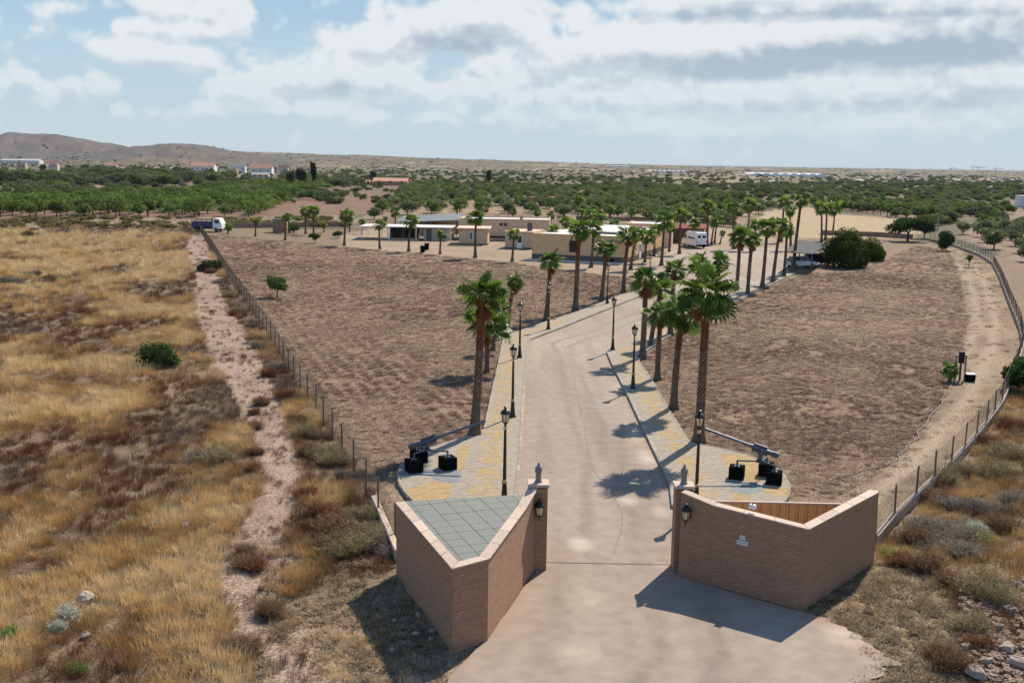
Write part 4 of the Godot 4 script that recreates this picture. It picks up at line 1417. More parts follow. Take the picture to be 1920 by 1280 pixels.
func car(nm: String, label: String, p: Vector3, turn: float, paint):
	var o := thing(nm, label, "car", p, turn)
	extrude(o, "body", [[-2.0, 0.4], [-2.05, 0.85], [-1.75, 0.98], [1.2, 0.95], [1.95, 0.75], [2.05, 0.4]], 1.72, 0, paint, 0.0, 0.06)
	extrude(o, "cabin", [[-1.9, 0.97], [-1.45, 1.46], [0.35, 1.48], [1.2, 0.96]], 1.58, 0, M.dark_glass, 0.0, 0.16)
	extrude(o, "roof", [[-1.5, 1.462], [-1.4, 1.52], [0.25, 1.54], [0.4, 1.482]], 1.3, 0, paint, 0.0, 0.05)
	for s in [-1.0, 1.0]:
		for x in [-1.3, 1.3]: wheel(o, Vector3(x, 0.31, s * 0.76), 0.31)
		bx(o, "headlight", M.white_paint, 1.86, 1.98, 0.62, 0.74, s * 0.62 - 0.16, s * 0.62 + 0.16)
		bx(o, "tail_light", M.red_paint, -2.06, -1.98, 0.72, 0.88, s * 0.66 - 0.12, s * 0.66 + 0.12)
		for x in [-0.5, 0.45]: bx(o, "pillar", paint, x - 0.04, x + 0.04, 0.97, 1.48, s * 0.72 - 0.04, s * 0.72 + 0.03)
# ------------------------------------------------------------------ palms
var fronds := []
var dead_fronds := []
var far_crowns := []

func frond(sd: int, dead := false) -> ArrayMesh:      # a fan leaf: stalk along +x, pleated blade, split drooping fingers
	var r := RandomNumberGenerator.new()
	r.seed = sd
	var mb := MB.new()
	frond_into(mb, r, Transform3D.IDENTITY, 1.0, dead, 20)
	return mb.mesh()

func frond_into(mb: MB, r: RandomNumberGenerator, xf: Transform3D, s: float, dead: bool, seg: int):
	var lp := r.randf_range(0.6, 0.95) * s
	var R := r.randf_range(0.92, 1.15) * s
	var sag := r.randf_range(0.12, 0.3) * s
	var bend := func(p: Vector3) -> Vector3:
		var t := maxf(p.x, 0.0) / (lp + R)
		return xf * Vector3(p.x, p.y - sag * t * t - (0.25 * s if dead else 0.0) * t, p.z)
	var green := Color(0.048, 0.11, 0.016).lerp(Color(0.155, 0.245, 0.034), r.randf())
	if dead: green = Color(0.24, 0.13, 0.06) * r.randf_range(0.7, 1.2)
	mb.col = Color(0.20, 0.24, 0.07) if not dead else Color(0.22, 0.12, 0.06)
	var w := 0.022 * s
	var prev := Vector3.ZERO
	for k in 4:
		var a := Vector3(lp * k / 4.0, 0.0, 0); var b := Vector3(lp * (k + 1) / 4.0, 0.0, 0)
		mb.quad(bend.call(a + Vector3(0, 0, w)), bend.call(b + Vector3(0, 0, w)), bend.call(b - Vector3(0, 0, w)), bend.call(a - Vector3(0, 0, w)))
	var hub := Vector3(lp, 0, 0)
	var span := 2.25 if not dead else 1.2
	var split := r.randf_range(0.62, 0.76)
	for i in seg:
		var a0 := lerpf(-span, span, float(i) / seg); var a1 := lerpf(-span, span, float(i + 1) / seg)
		var am := (a0 + a1) * 0.5
		var L := R * (0.66 + 0.34 * cos(am * 0.7)) * r.randf_range(0.9, 1.06)
		mb.col = green * r.randf_range(0.82, 1.18)
		var fold := 0.035 * s
		var cup := 0.10 * s * absf(sin(am * 0.5))
		var e0 := hub + Vector3(cos(a0), 0, sin(a0)) * L * split + Vector3(0, -fold + cup, 0)
		var e1 := hub + Vector3(cos(a1), 0, sin(a1)) * L * split + Vector3(0, -fold + cup, 0)
		var mm := hub + Vector3(cos(am), 0, sin(am)) * L * split + Vector3(0, fold + cup, 0)
		var h0: Vector3 = bend.call(hub); var p0: Vector3 = bend.call(e0); var p1: Vector3 = bend.call(e1); var pm: Vector3 = bend.call(mm)
		mb.tri(h0, pm, p0); mb.tri(h0, p1, pm)
		var dr := r.randf_range(0.05, 0.28) * s
		var mid := hub + Vector3(cos(am), 0, sin(am)) * L * (split + 1.0) * 0.52 + Vector3(0, cup - dr * 0.25, 0)
		var tip := hub + Vector3(cos(am), 0, sin(am)) * L + Vector3(0, cup - dr - 0.05 * s, 0)
		var sd := Vector3(-sin(am), 0, cos(am)) * (L * (a1 - a0) * 0.2)
		var m0: Vector3 = bend.call(mid - sd); var m1: Vector3 = bend.call(mid + sd); var tp: Vector3 = bend.call(tip)
		mb.quad(p0, m0, m1, p1)
		if r.randf() < 0.35 and not dead: mb.col = Color(0.28, 0.24, 0.09)
		mb.tri(m0, tp, m1)

func leaf_basis(az: float, el: float, roll: float) -> Basis:
	var x := Vector3(cos(el) * cos(az), sin(el), cos(el) * sin(az))
	var z := Vector3(-sin(az), 0, cos(az))
	var y := z.cross(x)
	if y.y < 0 and el < 1.2: y = -y; 
	z = x.cross(y)
	return Basis(x, y, z).rotated(x, roll)

func crown_angles(r: RandomNumberGenerator, n: int) -> Array:
	var o := []
	for i in n:
		var t := (i + 0.5) / n
		var el := lerpf(1.3, -0.75, pow(t, 0.9)) + r.randf_range(-0.22, 0.22)
		o.append([i * 2.39996 + r.randf_range(-0.45, 0.45), el, r.randf_range(-0.6, 0.6)])
	return o

func trunk_mesh(top: Vector3, rb: float, rt: float, seg: int, rings: int, lean: Vector3, age: float) -> MB:
	var mb := MB.new()
	var pts := []; var rad := []
	for i in rings + 1:
		var t := float(i) / rings
		var p := top * t + lean * sin(t * PI) 
		p.y = top.y * t - 0.1 * (1.0 - t)
		var r := lerpf(rb, rt, pow(t, 0.7)) + rb * 0.75 * exp(-t * 16.0)
		if t > 0.8: r *= 1.0 + 0.12 * age
		pts.append(p); rad.append(r * (1.0 + 0.045 * ((i % 2) * 2 - 1)))
	# colour bands of the bark: grey butt, brown shaft, rusty fibre under the crown
	for i in rings:
		var t := (i + 0.5) / rings
		var zone := t + rng.randf_range(-0.07, 0.07)
		var c := Color(0.175, 0.14, 0.115)
		if zone > 0.3: c = Color(0.19, 0.12, 0.088)
		if zone > 0.72: c = Color(0.25, 0.11, 0.065)
		mb.col = c * rng.randf_range(0.8, 1.15)
		mb.tube([pts[i], pts[i + 1]], [rad[i], rad[i + 1]], seg, false)
	return mb

func boots(top: Vector3, rb: float, rt: float, lean: Vector3, t0: float, t1: float) -> MB:       # the criss-cross of old leaf bases
	var mb := MB.new()
	var y := t0
	var k := 0
	while y < t1:
		for i in 9:
			var a := TAU * (i + (0.5 if k % 2 else 0.0)) / 9.0
			var p := top * y + lean * sin(y * PI)
			p.y = top.y * y - 0.1 * (1.0 - y)
			var r := lerpf(rb, rt, pow(y, 0.7))
			var d := Vector3(cos(a), 0, sin(a)); var s := Vector3(-sin(a), 0, cos(a))
			mb.col = (Color(0.42, 0.32, 0.25) if y < 0.62 else Color(0.30, 0.125, 0.07)) * rng.randf_range(0.7, 1.2)
			var w := r * 0.26; var h := 0.13
			var b0 := p + d * (r * 0.98) - s * w; var b1 := p + d * (r * 0.98) + s * w
			var tp := p + d * (r + 0.075) + Vector3(0, h, 0)
			mb.tri(b0, b1, tp + s * w * 0.35); mb.tri(b0, tp + s * w * 0.35, tp - s * w * 0.35)
			mb.quad(tp - s * w * 0.35, tp + s * w * 0.35, p + d * r * 0.95 + s * w * 0.4 + Vector3(0, h * 0.6, 0), p + d * r * 0.95 - s * w * 0.4 + Vector3(0, h * 0.6, 0))
		y += 0.125 / top.y
		k += 1
	return mb

func palm(b: Array, near: bool, label: String, group: String):      # b: base x, y, crown x, y, crown width in pixels
	var p := gp(b[0], b[1])
	var ct := at_z(b[2], b[3], p.z)
	var depth := (p - Vector3(0, CAM_H, 0)).dot(CF)
	var cw: float = b[4] * depth / FPX
	var top := Vector3(ct.x - p.x, ct.y, ct.z - p.z)
	top.y = maxf(top.y - cw * 0.04, 0.7)
	var o := thing("fan_palm", label, "palm tree", Vector3(p.x, 0.0, p.z), 0.0, group)
	var rb := clampf(0.12 + top.y * 0.0175, 0.13, 0.26)
	var rt := rb * 0.62
	var lean := Vector3(-top.x * 0.12 + rng.randf_range(-0.08, 0.08), 0, rng.randf_range(-0.1, 0.1))
	if near:
		put("trunk", trunk_mesh(top, rb, rt, 12, 26, lean, 1.0), M.bark, o)
		var bm := put("leaf_bases", boots(top, rb, rt, lean, 0.3, 0.97), M.bark, o)
		tag(bm, "", "", "", "stuff")
		var s := cw / 3.75
		var na := 19
		for q in crown_angles(rng, na):
			var f := put("frond", fronds[rng.randi() % fronds.size()], M.palm_leaf, o, top)
			f.basis = leaf_basis(q[0], q[1], q[2]).scaled_local(Vector3(s * rng.randf_range(0.72, 1.12), s, s * rng.randf_range(0.7, 1.05)))
		for k in rng.randi_range(4, 9):
			var f := put("dead_frond", dead_fronds[rng.randi() % dead_fronds.size()], M.palm_leaf, o, top - Vector3(0, 0.25, 0))
			f.basis = leaf_basis(rng.randf() * TAU, rng.randf_range(-1.25, -0.95), rng.randf_range(-0.5, 0.5)).scaled_local(Vector3.ONE * s * rng.randf_range(0.45, 0.75))
	else:
		put("trunk", trunk_mesh(top, rb, rt, 8, 10, lean, 1.0), M.bark, o)
		var c := put("crown", far_crowns[rng.randi() % far_crowns.size()], M.palm_leaf, o, top)
		c.scale = Vector3.ONE * (cw / 3.5)
		c.rotation.y = rng.randf() * TAU

func make_palms():
	for k in 6: fronds.append(frond(100 + k))
	for k in 2: dead_fronds.append(frond(200 + k, true))
	for k in 4:
		var r := RandomNumberGenerator.new()
		r.seed = 300 + k
		var mb := MB.new()
		for q in crown_angles(r, 20):
			frond_into(mb, r, Transform3D(leaf_basis(q[0], q[1], q[2]), Vector3.ZERO), r.randf_range(0.85, 1.08), false, 12)
		for i in 4:
			frond_into(mb, r, Transform3D(leaf_basis(r.randf() * TAU, r.randf_range(-1.2, -0.9), 0), Vector3(0, -0.2, 0)), 0.55, true, 6)
		far_crowns.append(mb.mesh())
	var near := [
		[[889, 819, 904, 548, 118], "tall leafy fan palm at outer edge of apron under the gun barrel"],
		[[912, 698, 911, 603, 122], "broad fan palm hidden behind tall palm at apron edge"],
		[[924, 657, 940, 580, 62], "short fan palm squeezed behind two larger palms by the pavement"],
		[[952, 626, 964, 528, 52], "slim fan palm by pavement corner opposite the drive bend"],
		[[1023, 601, 1032, 488, 60], "fan palm directly behind lamp post at drive bend"],
		[[1079, 583, 1086, 428, 66], "tall straight fan palm on outer pavement edge before house window"],
		[[1127, 564, 1137, 464, 58], "fan palm beside far lamp post in front of house wall"],
		[[1169, 548, 1180, 440, 52], "fan palm at end of pavement in front of house corner"],
		[[1310, 831, 1326, 543, 156], "largest fan palm with rough lattice trunk behind gate lamp post"],
		[[1263, 767, 1280, 580, 118], "leaning fan palm second in line from the gun apron"],
		[[1233, 712, 1240, 586, 84], "fan palm third in line from the gun apron"],
		[[1204, 673, 1211, 522, 84], "fan palm fourth in line standing at pavement corner"],
		[[1219, 651, 1240, 540, 66], "fan palm just past the pavement corner point"],
		[[1257, 629, 1266, 504, 68], "fan palm second past the pavement corner point"],
		[[1339, 585, 1352, 488, 54], "fan palm alone midway along the yard side of plot"],
		[[1318, 600, 1312, 494, 66], "bright green fan palm crown rising behind the largest palm"],
		[[1381, 547, 1388, 442, 58], "fan palm in double file beside yard kerb nearest the drive"],
		[[1402, 553, 1411, 450, 48], "fan palm second in file beside yard kerb"]]
	for q in near: palm(q[0], true, q[1], "fan palms lining the drive")
	var file := [[1429, 542, 1439, 426, 50], [1449, 530, 1464, 422, 42], [1470, 518, 1476, 432, 38]]
	for q in file: palm(q, false, "slim fan palm in tight file before the carport", "palms before the carport")
	palm([1487, 508, 1503, 372, 40], false, "tallest slender fan palm rising over the carport roof", "palms before the carport")
	for q in [[1108, 501, 1113, 428, 46], [1182, 505, 1192, 438, 44], [1209, 492, 1213, 441, 44], [1240, 498, 1246, 412, 48], [1274, 476, 1277, 402, 38], [1095, 470, 1098, 402, 40], [1118, 468, 1121, 408, 38], [1150, 472, 1152, 420, 30], [1062, 470, 1061, 416, 30], [1226, 480, 1228, 431, 30], [1255, 472, 1258, 426, 26]]:
		palm(q, false, "fan palm standing against the cream house front", "palms at the house front")
	for q in [[1326, 461, 1329, 386, 36], [1340, 456, 1345, 413, 34], [1350, 456, 1355, 437, 16], [1376, 467, 1375, 389, 34], [1403, 428, 1407, 384, 38], [1334, 458, 1340, 416, 24], [1300, 458, 1302, 418, 28], [1392, 470, 1390, 432, 30], [1415, 470, 1416, 421, 28]]:
		palm(q, false, "fan palm beside the red-roofed shed and van", "palms by the van")
	for q in [[1465, 453, 1471, 378, 32], [1483, 468, 1481, 394, 30], [1541, 453, 1541, 389, 36], [1562, 436, 1566, 389, 38], [1548, 450, 1551, 386, 26]]:
		palm(q, false, "fan palm between carport and wheat field", "palms by the wheat field")
	for q in [[645, 460, 648, 403, 36], [712, 466, 711, 421, 30], [766, 471, 770, 414, 36], [825, 476, 828, 439, 26], [891, 483, 892, 407, 42], [960, 490, 964, 439, 30], [1037, 478, 1039, 431, 34]]:
		palm(q, false, "fan palm in the row edging mown plot before the outbuildings", "palms edging the mown plot")
	for q in [[678, 438, 678, 416, 18], [655, 434, 656, 417, 16], [741, 422, 740, 396, 26], [722, 426, 722, 410, 14], [855, 415, 858, 383, 26], [900, 416, 900, 387, 26], [1084, 410, 1084, 375, 26], [1033, 420, 1033, 403, 22], [1145, 420, 1145, 392, 22], [1185, 424, 1185, 396, 22], [960, 416, 962, 396, 20], [1010, 418, 1008, 398, 20], [1110, 416, 1112, 394, 24]]:
		palm(q, false, "fan palm growing behind the low outbuildings", "palms behind the outbuildings")
	for q in [[427, 438, 427, 425, 20], [478, 443, 480, 414, 20], [534, 450, 536, 407, 22], [541, 437, 541, 407, 20], [573, 438, 573, 396, 28], [588, 440, 588, 394, 28], [607, 435, 607, 422, 16]]:
		palm(q, false, "young fan palm near the truck and metal shed", "palms near the truck")
	palm([1781, 714, 1781, 703, 40], false, "stubby young fan palm beside the well pump", "")

# ------------------------------------------------------------------ trees and shrubs
func foliage(sd: int, r: Vector3, n: int, leaf: float, c0: Color, c1: Color, lobes := 6, open := 0.35) -> MB:
	var q := RandomNumberGenerator.new()
	q.seed = sd
	var mb := MB.new()
	var cs := []
	for i in lobes:
		var a := TAU * i / lobes + q.randf_range(-0.4, 0.4)
		var rr := q.randf_range(0.25, 0.62)
		cs.append([Vector3(cos(a) * rr * r.x, q.randf_range(-0.35, 0.5) * r.y, sin(a) * rr * r.z), q.randf_range(0.38, 0.58), q.randf_range(0.75, 1.25)])
	cs.append([Vector3(0, 0.25 * r.y, 0), 0.6, 1.0])
	for i in n:
		var L = cs[q.randi() % cs.size()]
		var d := Vector3(q.randfn(), q.randfn(), q.randfn()).normalized()
		var u := pow(q.randf(), open)
		var p: Vector3 = L[0] + d * u * Vector3(r.x, r.y, r.z) * L[1]
		if p.y < -r.y * 0.8: p.y = -r.y * 0.8 + q.randf() * 0.1
		var t := Vector3(q.randfn(), q.randfn() * 0.6, q.randfn()).normalized()
		var up := (d + Vector3(q.randfn(), q.randfn() + 0.4, q.randfn()) * 0.55).normalized()
		var s := t.cross(up).normalized() * leaf * q.randf_range(0.6, 1.2)
		t = up.cross(s).normalized() * leaf * q.randf_range(0.7, 1.4)
		mb.col = c0.lerp(c1, q.randf()) * L[2]
		mb.trin(p - s * 0.5, p + s * 0.5, p + t, up)
		mb.trin(p - s * 0.4 - t * 0.2, p - t * 0.9, p + t * 0.5 + s * 0.7, up)
	return mb

func limbs(h: float, r: float, spread: float, sd: int) -> MB:
	var q := RandomNumberGenerator.new()
	q.seed = sd
	var mb := MB.new()
	mb.col = Color(0.075, 0.058, 0.045)
	mb.tube([Vector3(0, -0.1, 0), Vector3(0.03, h * 0.45, 0.02), Vector3(0.05, h, 0)], [r * 1.3, r, r * 0.85], 7)
	for i in 5:
		var a := TAU * i / 5.0 + q.randf_range(-0.3, 0.3)
		var d := Vector3(cos(a), q.randf_range(0.7, 1.2), sin(a)).normalized() * spread
		mb.tube([Vector3(0.05, h * 0.9, 0), Vector3(0.05, h, 0) + d * 0.5, Vector3(0.05, h, 0) + d], [r * 0.6, r * 0.42, r * 0.15], 5)
	return mb

func leaf_tree(nm: String, label: String, cat: String, p: Vector3, R: Vector3, trunk: float, n: int, leaf: float, c0: Color, c1: Color, sd: int, lobes := 7, group := "") -> Node3D:
	var o := thing(nm, label, cat, p, 0.0, group)
	put("trunk", limbs(trunk, maxf(0.05, R.x * 0.045), R.x * 0.6, sd), M.bark, o)
	put("crown", foliage(sd, R, n, leaf, c0, c1, lobes), M.leafy, o, Vector3(0, trunk + R.y * 0.72, 0))
	return o

func sprigs(sd: int, n: int, w: float, h: float, c0: Color, c1: Color, blade: float) -> MB:      # a bush of many thin stalks from a few crowns
	var q := RandomNumberGenerator.new()
	q.seed = sd
	var mb := MB.new()
	var crowns := []
	for i in 6:
		var a := q.randf() * TAU
		crowns.append([Vector3(cos(a), 0, sin(a)) * w * q.randf_range(0.1, 0.62), q.randf_range(0.55, 1.0), q.randf_range(0.8, 1.2)])
	for i in n:
		var cr = crowns[q.randi() % 6]
		var a := q.randf() * TAU
		var lean := pow(q.randf(), 0.6) * w * 0.55
		var b: Vector3 = cr[0] + Vector3(cos(a), 0, sin(a)) * lean * 0.25
		var hh: float = h * cr[1] * q.randf_range(0.35, 1.0) * (1.0 - 0.4 * lean / w)
		var tp: Vector3 = cr[0] + Vector3(cos(a), 0, sin(a)) * lean + Vector3(q.randfn() * 0.05, hh, q.randfn() * 0.05)
		var m := b.lerp(tp, 0.55) + Vector3(q.randfn(), q.randfn() + 0.5, q.randfn()) * h * 0.05
		var s := Vector3(q.randfn(), q.randfn() * 0.3, q.randfn()).normalized() * blade
		mb.col = c0.lerp(c1, q.randf()) * cr[2]
		mb.tri(b - s * 0.6, b + s * 0.6, m)
		mb.tri(m - s * 0.6, m + s * 0.6, tp)
		for k in 3:
			var e := m.lerp(tp, q.randf())
			var f := e + Vector3(q.randfn(), q.randf() * 1.1, q.randfn()).normalized() * h * q.randf_range(0.06, 0.2)
			mb.tri(e - s * 0.5, e + s * 0.5, f)
	return mb

func make_trees():
	var DG0 := Color(0.03, 0.05, 0.010); var DG1 := Color(0.09, 0.115, 0.022)
	leaf_tree("evergreen_tree", "broad dense dark evergreen tree beside the carport", "tree", gp(1585, 500), Vector3(3.7, 3.75, 3.5), -0.5, 16000, 0.2, DG0, DG1, 41, 10)
	var e2 := leaf_tree("evergreen_tree", "smaller dense evergreen bush-tree adjoining the broad one", "tree", gp(1632, 488), Vector3(2.8, 2.3, 2.6), -0.2, 8000, 0.2, DG0, DG1, 42, 8)
	e2.rotation.y = 1.0
	leaf_tree("carob_tree", "spreading umbrella-crowned tree beside low wall at wheat field", "tree", gp(1702, 452), Vector3(4.0, 1.8, 3.6), 1.5, 2600, 0.34, Color(0.022, 0.05, 0.018), Color(0.06, 0.105, 0.035), 43, 8)
	leaf_tree("carob_tree", "small tree tucked behind the umbrella-crowned tree", "tree", gp(1733, 447), Vector3(2.2, 1.5, 2.2), 1.0, 1300, 0.32, Color(0.022, 0.05, 0.018), Color(0.06, 0.105, 0.035), 44)
	leaf_tree("young_tree", "young upright dark green tree beside curving fence", "tree", gp(1774, 470), Vector3(1.6, 1.9, 1.6), 0.4, 1500, 0.24, Color(0.02, 0.05, 0.02), Color(0.05, 0.10, 0.04), 45)
	leaf_tree("young_tree", "small round green tree alone in the mown plot", "tree", gp(519, 557), Vector3(1.35, 0.95, 1.3), 0.6, 1700, 0.13, Color(0.04, 0.085, 0.02), Color(0.11, 0.17, 0.05), 46)
	leaf_tree("green_shrub", "rounded dark green shrub alone in the dry meadow", "shrub", gp(300, 686), Vector3(1.45, 1.0, 1.35), -0.15, 3000, 0.11, Color(0.03, 0.06, 0.022), Color(0.085, 0.14, 0.05), 47, 9)
	leaf_tree("green_shrub", "olive green shrub leaning on the meadow fence", "shrub", gp(393, 508), Vector3(1.5, 0.95, 1.2), -0.1, 1300, 0.2, Color(0.05, 0.06, 0.03), Color(0.11, 0.11, 0.06), 48, 7)
	leaf_tree("green_shrub", "short trimmed bush far out in the dry meadow", "shrub", gp(54, 446), Vector3(1.3, 0.75, 1.2), 0.05, 600, 0.2, Color(0.08, 0.07, 0.025), Color(0.16, 0.13, 0.05), 49, 7)
	leaf_tree("young_tree", "low leafy sapling among the young palms", "tree", gp(590, 455), Vector3(1.1, 0.75, 1.0), 0.4, 420, 0.2, Color(0.05, 0.09, 0.03), Color(0.1, 0.16, 0.05), 50)
	leaf_tree("young_tree", "round sapling beside the metal shed", "tree", gp(551, 436), Vector3(1.4, 0.95, 1.2), 0.2, 500, 0.22, Color(0.07, 0.10, 0.04), Color(0.12, 0.16, 0.06), 51)
	leaf_tree("young_tree", "low bush between young palms and kennels", "tree", gp(633, 446), Vector3(1.0, 0.7, 1.0), 0.2, 400, 0.2, Color(0.05, 0.085, 0.03), Color(0.1, 0.15, 0.05), 52)
	leaf_tree("climbing_shrub", "dark green climber on the curving fence at track bend", "shrub", gp(1925, 735), Vector3(1.1, 1.2, 2.2), 0.1, 1900, 0.2, Color(0.02, 0.05, 0.012), Color(0.06, 0.11, 0.03), 53, 8)
	leaf_tree("young_tree", "stub of a sapling beside the track inside curving fence", "tree", gp(1817, 500), Vector3(0.6, 0.6, 0.6), 0.7, 160, 0.18, Color(0.06, 0.09, 0.03), Color(0.1, 0.13, 0.05), 54)
	# dry bushes along the meadow fence, each its own
	var BR0 := Color(0.10, 0.055, 0.032); var BR1 := Color(0.26, 0.16, 0.085)
	var GY0 := Color(0.11, 0.10, 0.085); var GY1 := Color(0.25, 0.225, 0.185)
	var YG0 := Color(0.14, 0.115, 0.055); var YG1 := Color(0.36, 0.295, 0.17)
	var RD0 := Color(0.085, 0.036, 0.02); var RD1 := Color(0.23, 0.10, 0.045)
	var kinds := {"brown": sprigs(61, 900, 0.85, 0.85, BR0, BR1, 0.012).mesh(), "grey": sprigs(62, 960, 0.9, 0.75, GY0, GY1, 0.012).mesh(), "straw": sprigs(63, 960, 0.95, 1.05, YG0, YG1, 0.012).mesh(), "rust": sprigs(64, 840, 0.75, 0.75, RD0, RD1, 0.012).mesh(), "pale": sprigs(65, 600, 0.45, 0.85, Color(0.30, 0.33, 0.26), Color(0.52, 0.54, 0.46), 0.012).mesh(), "lime": sprigs(66, 780, 0.6, 0.5, Color(0.24, 0.26, 0.06), Color(0.42, 0.42, 0.14), 0.012).mesh(), "leafy": sprigs(67, 780, 0.4, 0.6, Color(0.06, 0.13, 0.02), Color(0.14, 0.26, 0.04), 0.012).mesh()}
	var lab := {"brown": "dry brown bush", "grey": "brittle grey bush", "straw": "tall straw-coloured bush", "rust": "rusty red dry bush", "pale": "pale silvery thistle plant", "lime": "yellow-green low bush", "leafy": "bright green weed"}
	var list := [["straw", 700, 1010, 1.35], ["straw", 680, 975, 1.2], ["brown", 640, 1000, 1.3], ["rust", 600, 965, 1.2], ["brown", 620, 1025, 1.1], ["straw", 660, 1035, 1.2], ["grey", 715, 1035, 1.1], ["rust", 575, 930, 1.0], ["straw", 600, 855, 1.2], ["straw", 635, 870, 1.2], ["brown", 565, 850, 1.0], ["straw", 575, 815, 1.1], ["grey", 650, 895, 0.8], ["brown", 560, 790, 1.0], ["grey", 600, 820, 0.8], ["rust", 536, 745, 1.1], ["grey", 552, 745, 0.8], ["rust", 505, 705, 1.2], ["grey", 520, 690, 1.1], ["grey", 490, 650, 1.2], ["brown", 475, 640, 1.1], ["grey", 470, 610, 1.2], ["rust", 435, 590, 1.1], ["grey", 452, 585, 1.1], ["straw", 430, 555, 1.3], ["grey", 410, 530, 1.3], ["brown", 396, 512, 1.2],
		["pale", 128, 1165, 1.3], ["pale", 110, 1185, 0.8], ["leafy", 142, 1260, 0.8], ["leafy", 15, 1195, 0.9], ["grey", 385, 858, 1.0], ["straw", 410, 862, 1.1], ["grey", 20, 530, 1.6], ["grey", 40, 560, 1.5], ["grey", 60, 515, 1.6], ["grey", 300, 440, 2.0], ["grey", 270, 446, 1.8], ["rust", 480, 850, 0.9], ["rust", 472, 880, 0.8], ["brown", 485, 800, 0.9], ["brown", 490, 760, 0.9], ["rust", 478, 775, 0.8], ["brown", 445, 1060, 0.8], ["rust", 480, 1065, 0.9], ["brown", 470, 1035, 0.8], ["brown", 520, 1150, 1.0], ["brown", 440, 1230, 1.2]]
	var list2 := [["lime", 1670, 1040, 1.1], ["rust", 1690, 1055, 1.0], ["grey", 1740, 1010, 1.4], ["grey", 1780, 1030, 1.5], ["grey", 1760, 990, 1.3], ["grey", 1810, 1000, 1.4], ["pale", 1830, 1000, 1.2], ["lime", 1845, 1015, 1.2], ["brown", 1720, 1060, 1.1], ["grey", 1850, 960, 1.3], ["grey", 1800, 950, 1.2], ["straw", 1870, 890, 1.3], ["straw", 1890, 850, 1.3], ["lime", 1900, 880, 1.2], ["brown", 1750, 940, 1.0], ["straw", 1775, 905, 1.2], ["straw", 1800, 890, 1.1], ["rust", 1850, 830, 1.2], ["rust", 1885, 800, 1.2], ["straw", 1860, 1130, 1.1], ["straw", 1850, 1110, 1.1], ["lime", 1870, 1110, 0.9], ["brown", 1790, 1090, 0.9], ["rust", 1760, 1230, 0.9], ["rust", 1840, 1210, 0.9], ["brown", 1800, 1260, 1.0], ["straw", 1830, 1180, 0.9], ["brown", 1890, 1000, 1.2], ["grey", 1900, 940, 1.3], ["brown", 1700, 1010, 1.0]]
	for a in [[list, "bushes by the meadow fence", "in the dry meadow near the wire fence", "out in the dry meadow"], [list2, "bushes on the far verge", "on the weedy verge outside the open gate wall", "on the weedy verge outside the open gate wall"]]:
		for q in a[0]:
			var p := gp(q[1], q[2])
			var where: String = a[2] if q[1] > 380 else a[3]
			var o := put(numbered("dry_bush" if q[0] != "leafy" else "green_weed"), kinds[q[0]], M.straw, self, p)
			if q[1] > 440 and q[1] < 500 and q[2] > 740: where = "growing between the ruts of the meadow track"
			elif q[1] > 560 and q[2] > 900 and q[1] < 760: where = "in the thicket beside the gate enclosure"
			elif q[1] > 1600 and q[2] > 1085: where = "on the verge next to the rubble heap"
			elif q[1] > 1600 and q[2] < 930: where = "on the verge along the curving fence footing"
			var size := "large " if q[3] >= 1.3 else ("small " if q[3] <= 0.95 else "")
			tag(o, size + lab[q[0]] + " " + where, "bush", a[1])
			o.scale = Vector3(q[3] * rng.randf_range(0.8, 1.2), q[3] * rng.randf_range(0.55, 0.85), q[3] * rng.randf_range(0.9, 1.2))
			o.rotation.y = rng.randf() * TAU
	# stones
	var n := 0
	for q in [[160, 1128, 0.34], [160, 1195, 0.16], [785, 1155, 0.14], [812, 1185, 0.13], [740, 1165, 0.1], [780, 1190, 0.12], [808, 1200, 0.1], [735, 1220, 0.1], [300, 985, 0.22], [345, 988, 0.2]]:
		var mb := MB.new()
		mb.col = Color(0.42, 0.37, 0.32) * rng.randf_range(0.8, 1.15)
		var s: float = q[2]
		mb.blob(Vector3(0, s * 0.3, 0), Vector3(s, s * 0.6, s * 0.8), rng, 0.16, 8, 5)
		var o := put(numbered("field_stone"), mb, M.stone, self, gp(q[0], q[1]))
		o.rotation.y = rng.randf() * 6.0
		tag(o, "pale angular stone lying in the dry meadow" if q[0] < 500 else "small pale stone in shadow at foot of gate wall", "stone", "loose stones in the meadow" if q[0] < 500 else "loose stones by the gate wall")
	# rubble heap at the verge: the large blocks singly, the rest as one mass
	for q in [[1830, 1268, 0.35], [1880, 1130, 0.25], [1895, 1150, 0.3], [1905, 1100, 0.22], [1870, 1180, 0.28], [1890, 1220, 0.3], [1850, 1245, 0.22], [1910, 1250, 0.34]]:
		var mb := MB.new()
		mb.col = Color(0.40, 0.34, 0.29) * rng.randf_range(0.8, 1.2)
		mb.blob(Vector3(0, 0.1, 0), Vector3(q[2], q[2] * 0.5, q[2] * 0.7), rng, 0.22, 7, 4)
		var o := put(numbered("rubble_block"), mb, M.stone, self, gp(q[0], q[1]))
		o.rotation.y = rng.randf() * 6.0
		tag(o, "broken concrete block in rubble heap at verge edge", "rubble", "blocks in the rubble heap")
	var st := MB.new()
	st.col = Color(1, 1, 1)
	st.blob(Vector3(0, 0.03, 0), Vector3(0.1, 0.06, 0.08), rng, 0.25, 6, 4)
	var xf := []; var cs := []
	for i in 2600:
		var p := gp(rng.randf_range(1800, 2060), rng.randf_range(1085, 1330))
		if gp(1840, 1200).x > p.x + rng.randf_range(-0.5, 1.2): continue
		xf.append(Transform3D(Basis(Vector3.UP, rng.randf() * 6.0).scaled(Vector3.ONE * rng.randf_range(0.3, 1.6)), p))
		cs.append(Color(0.36, 0.26, 0.2) * rng.randf_range(0.6, 1.35))
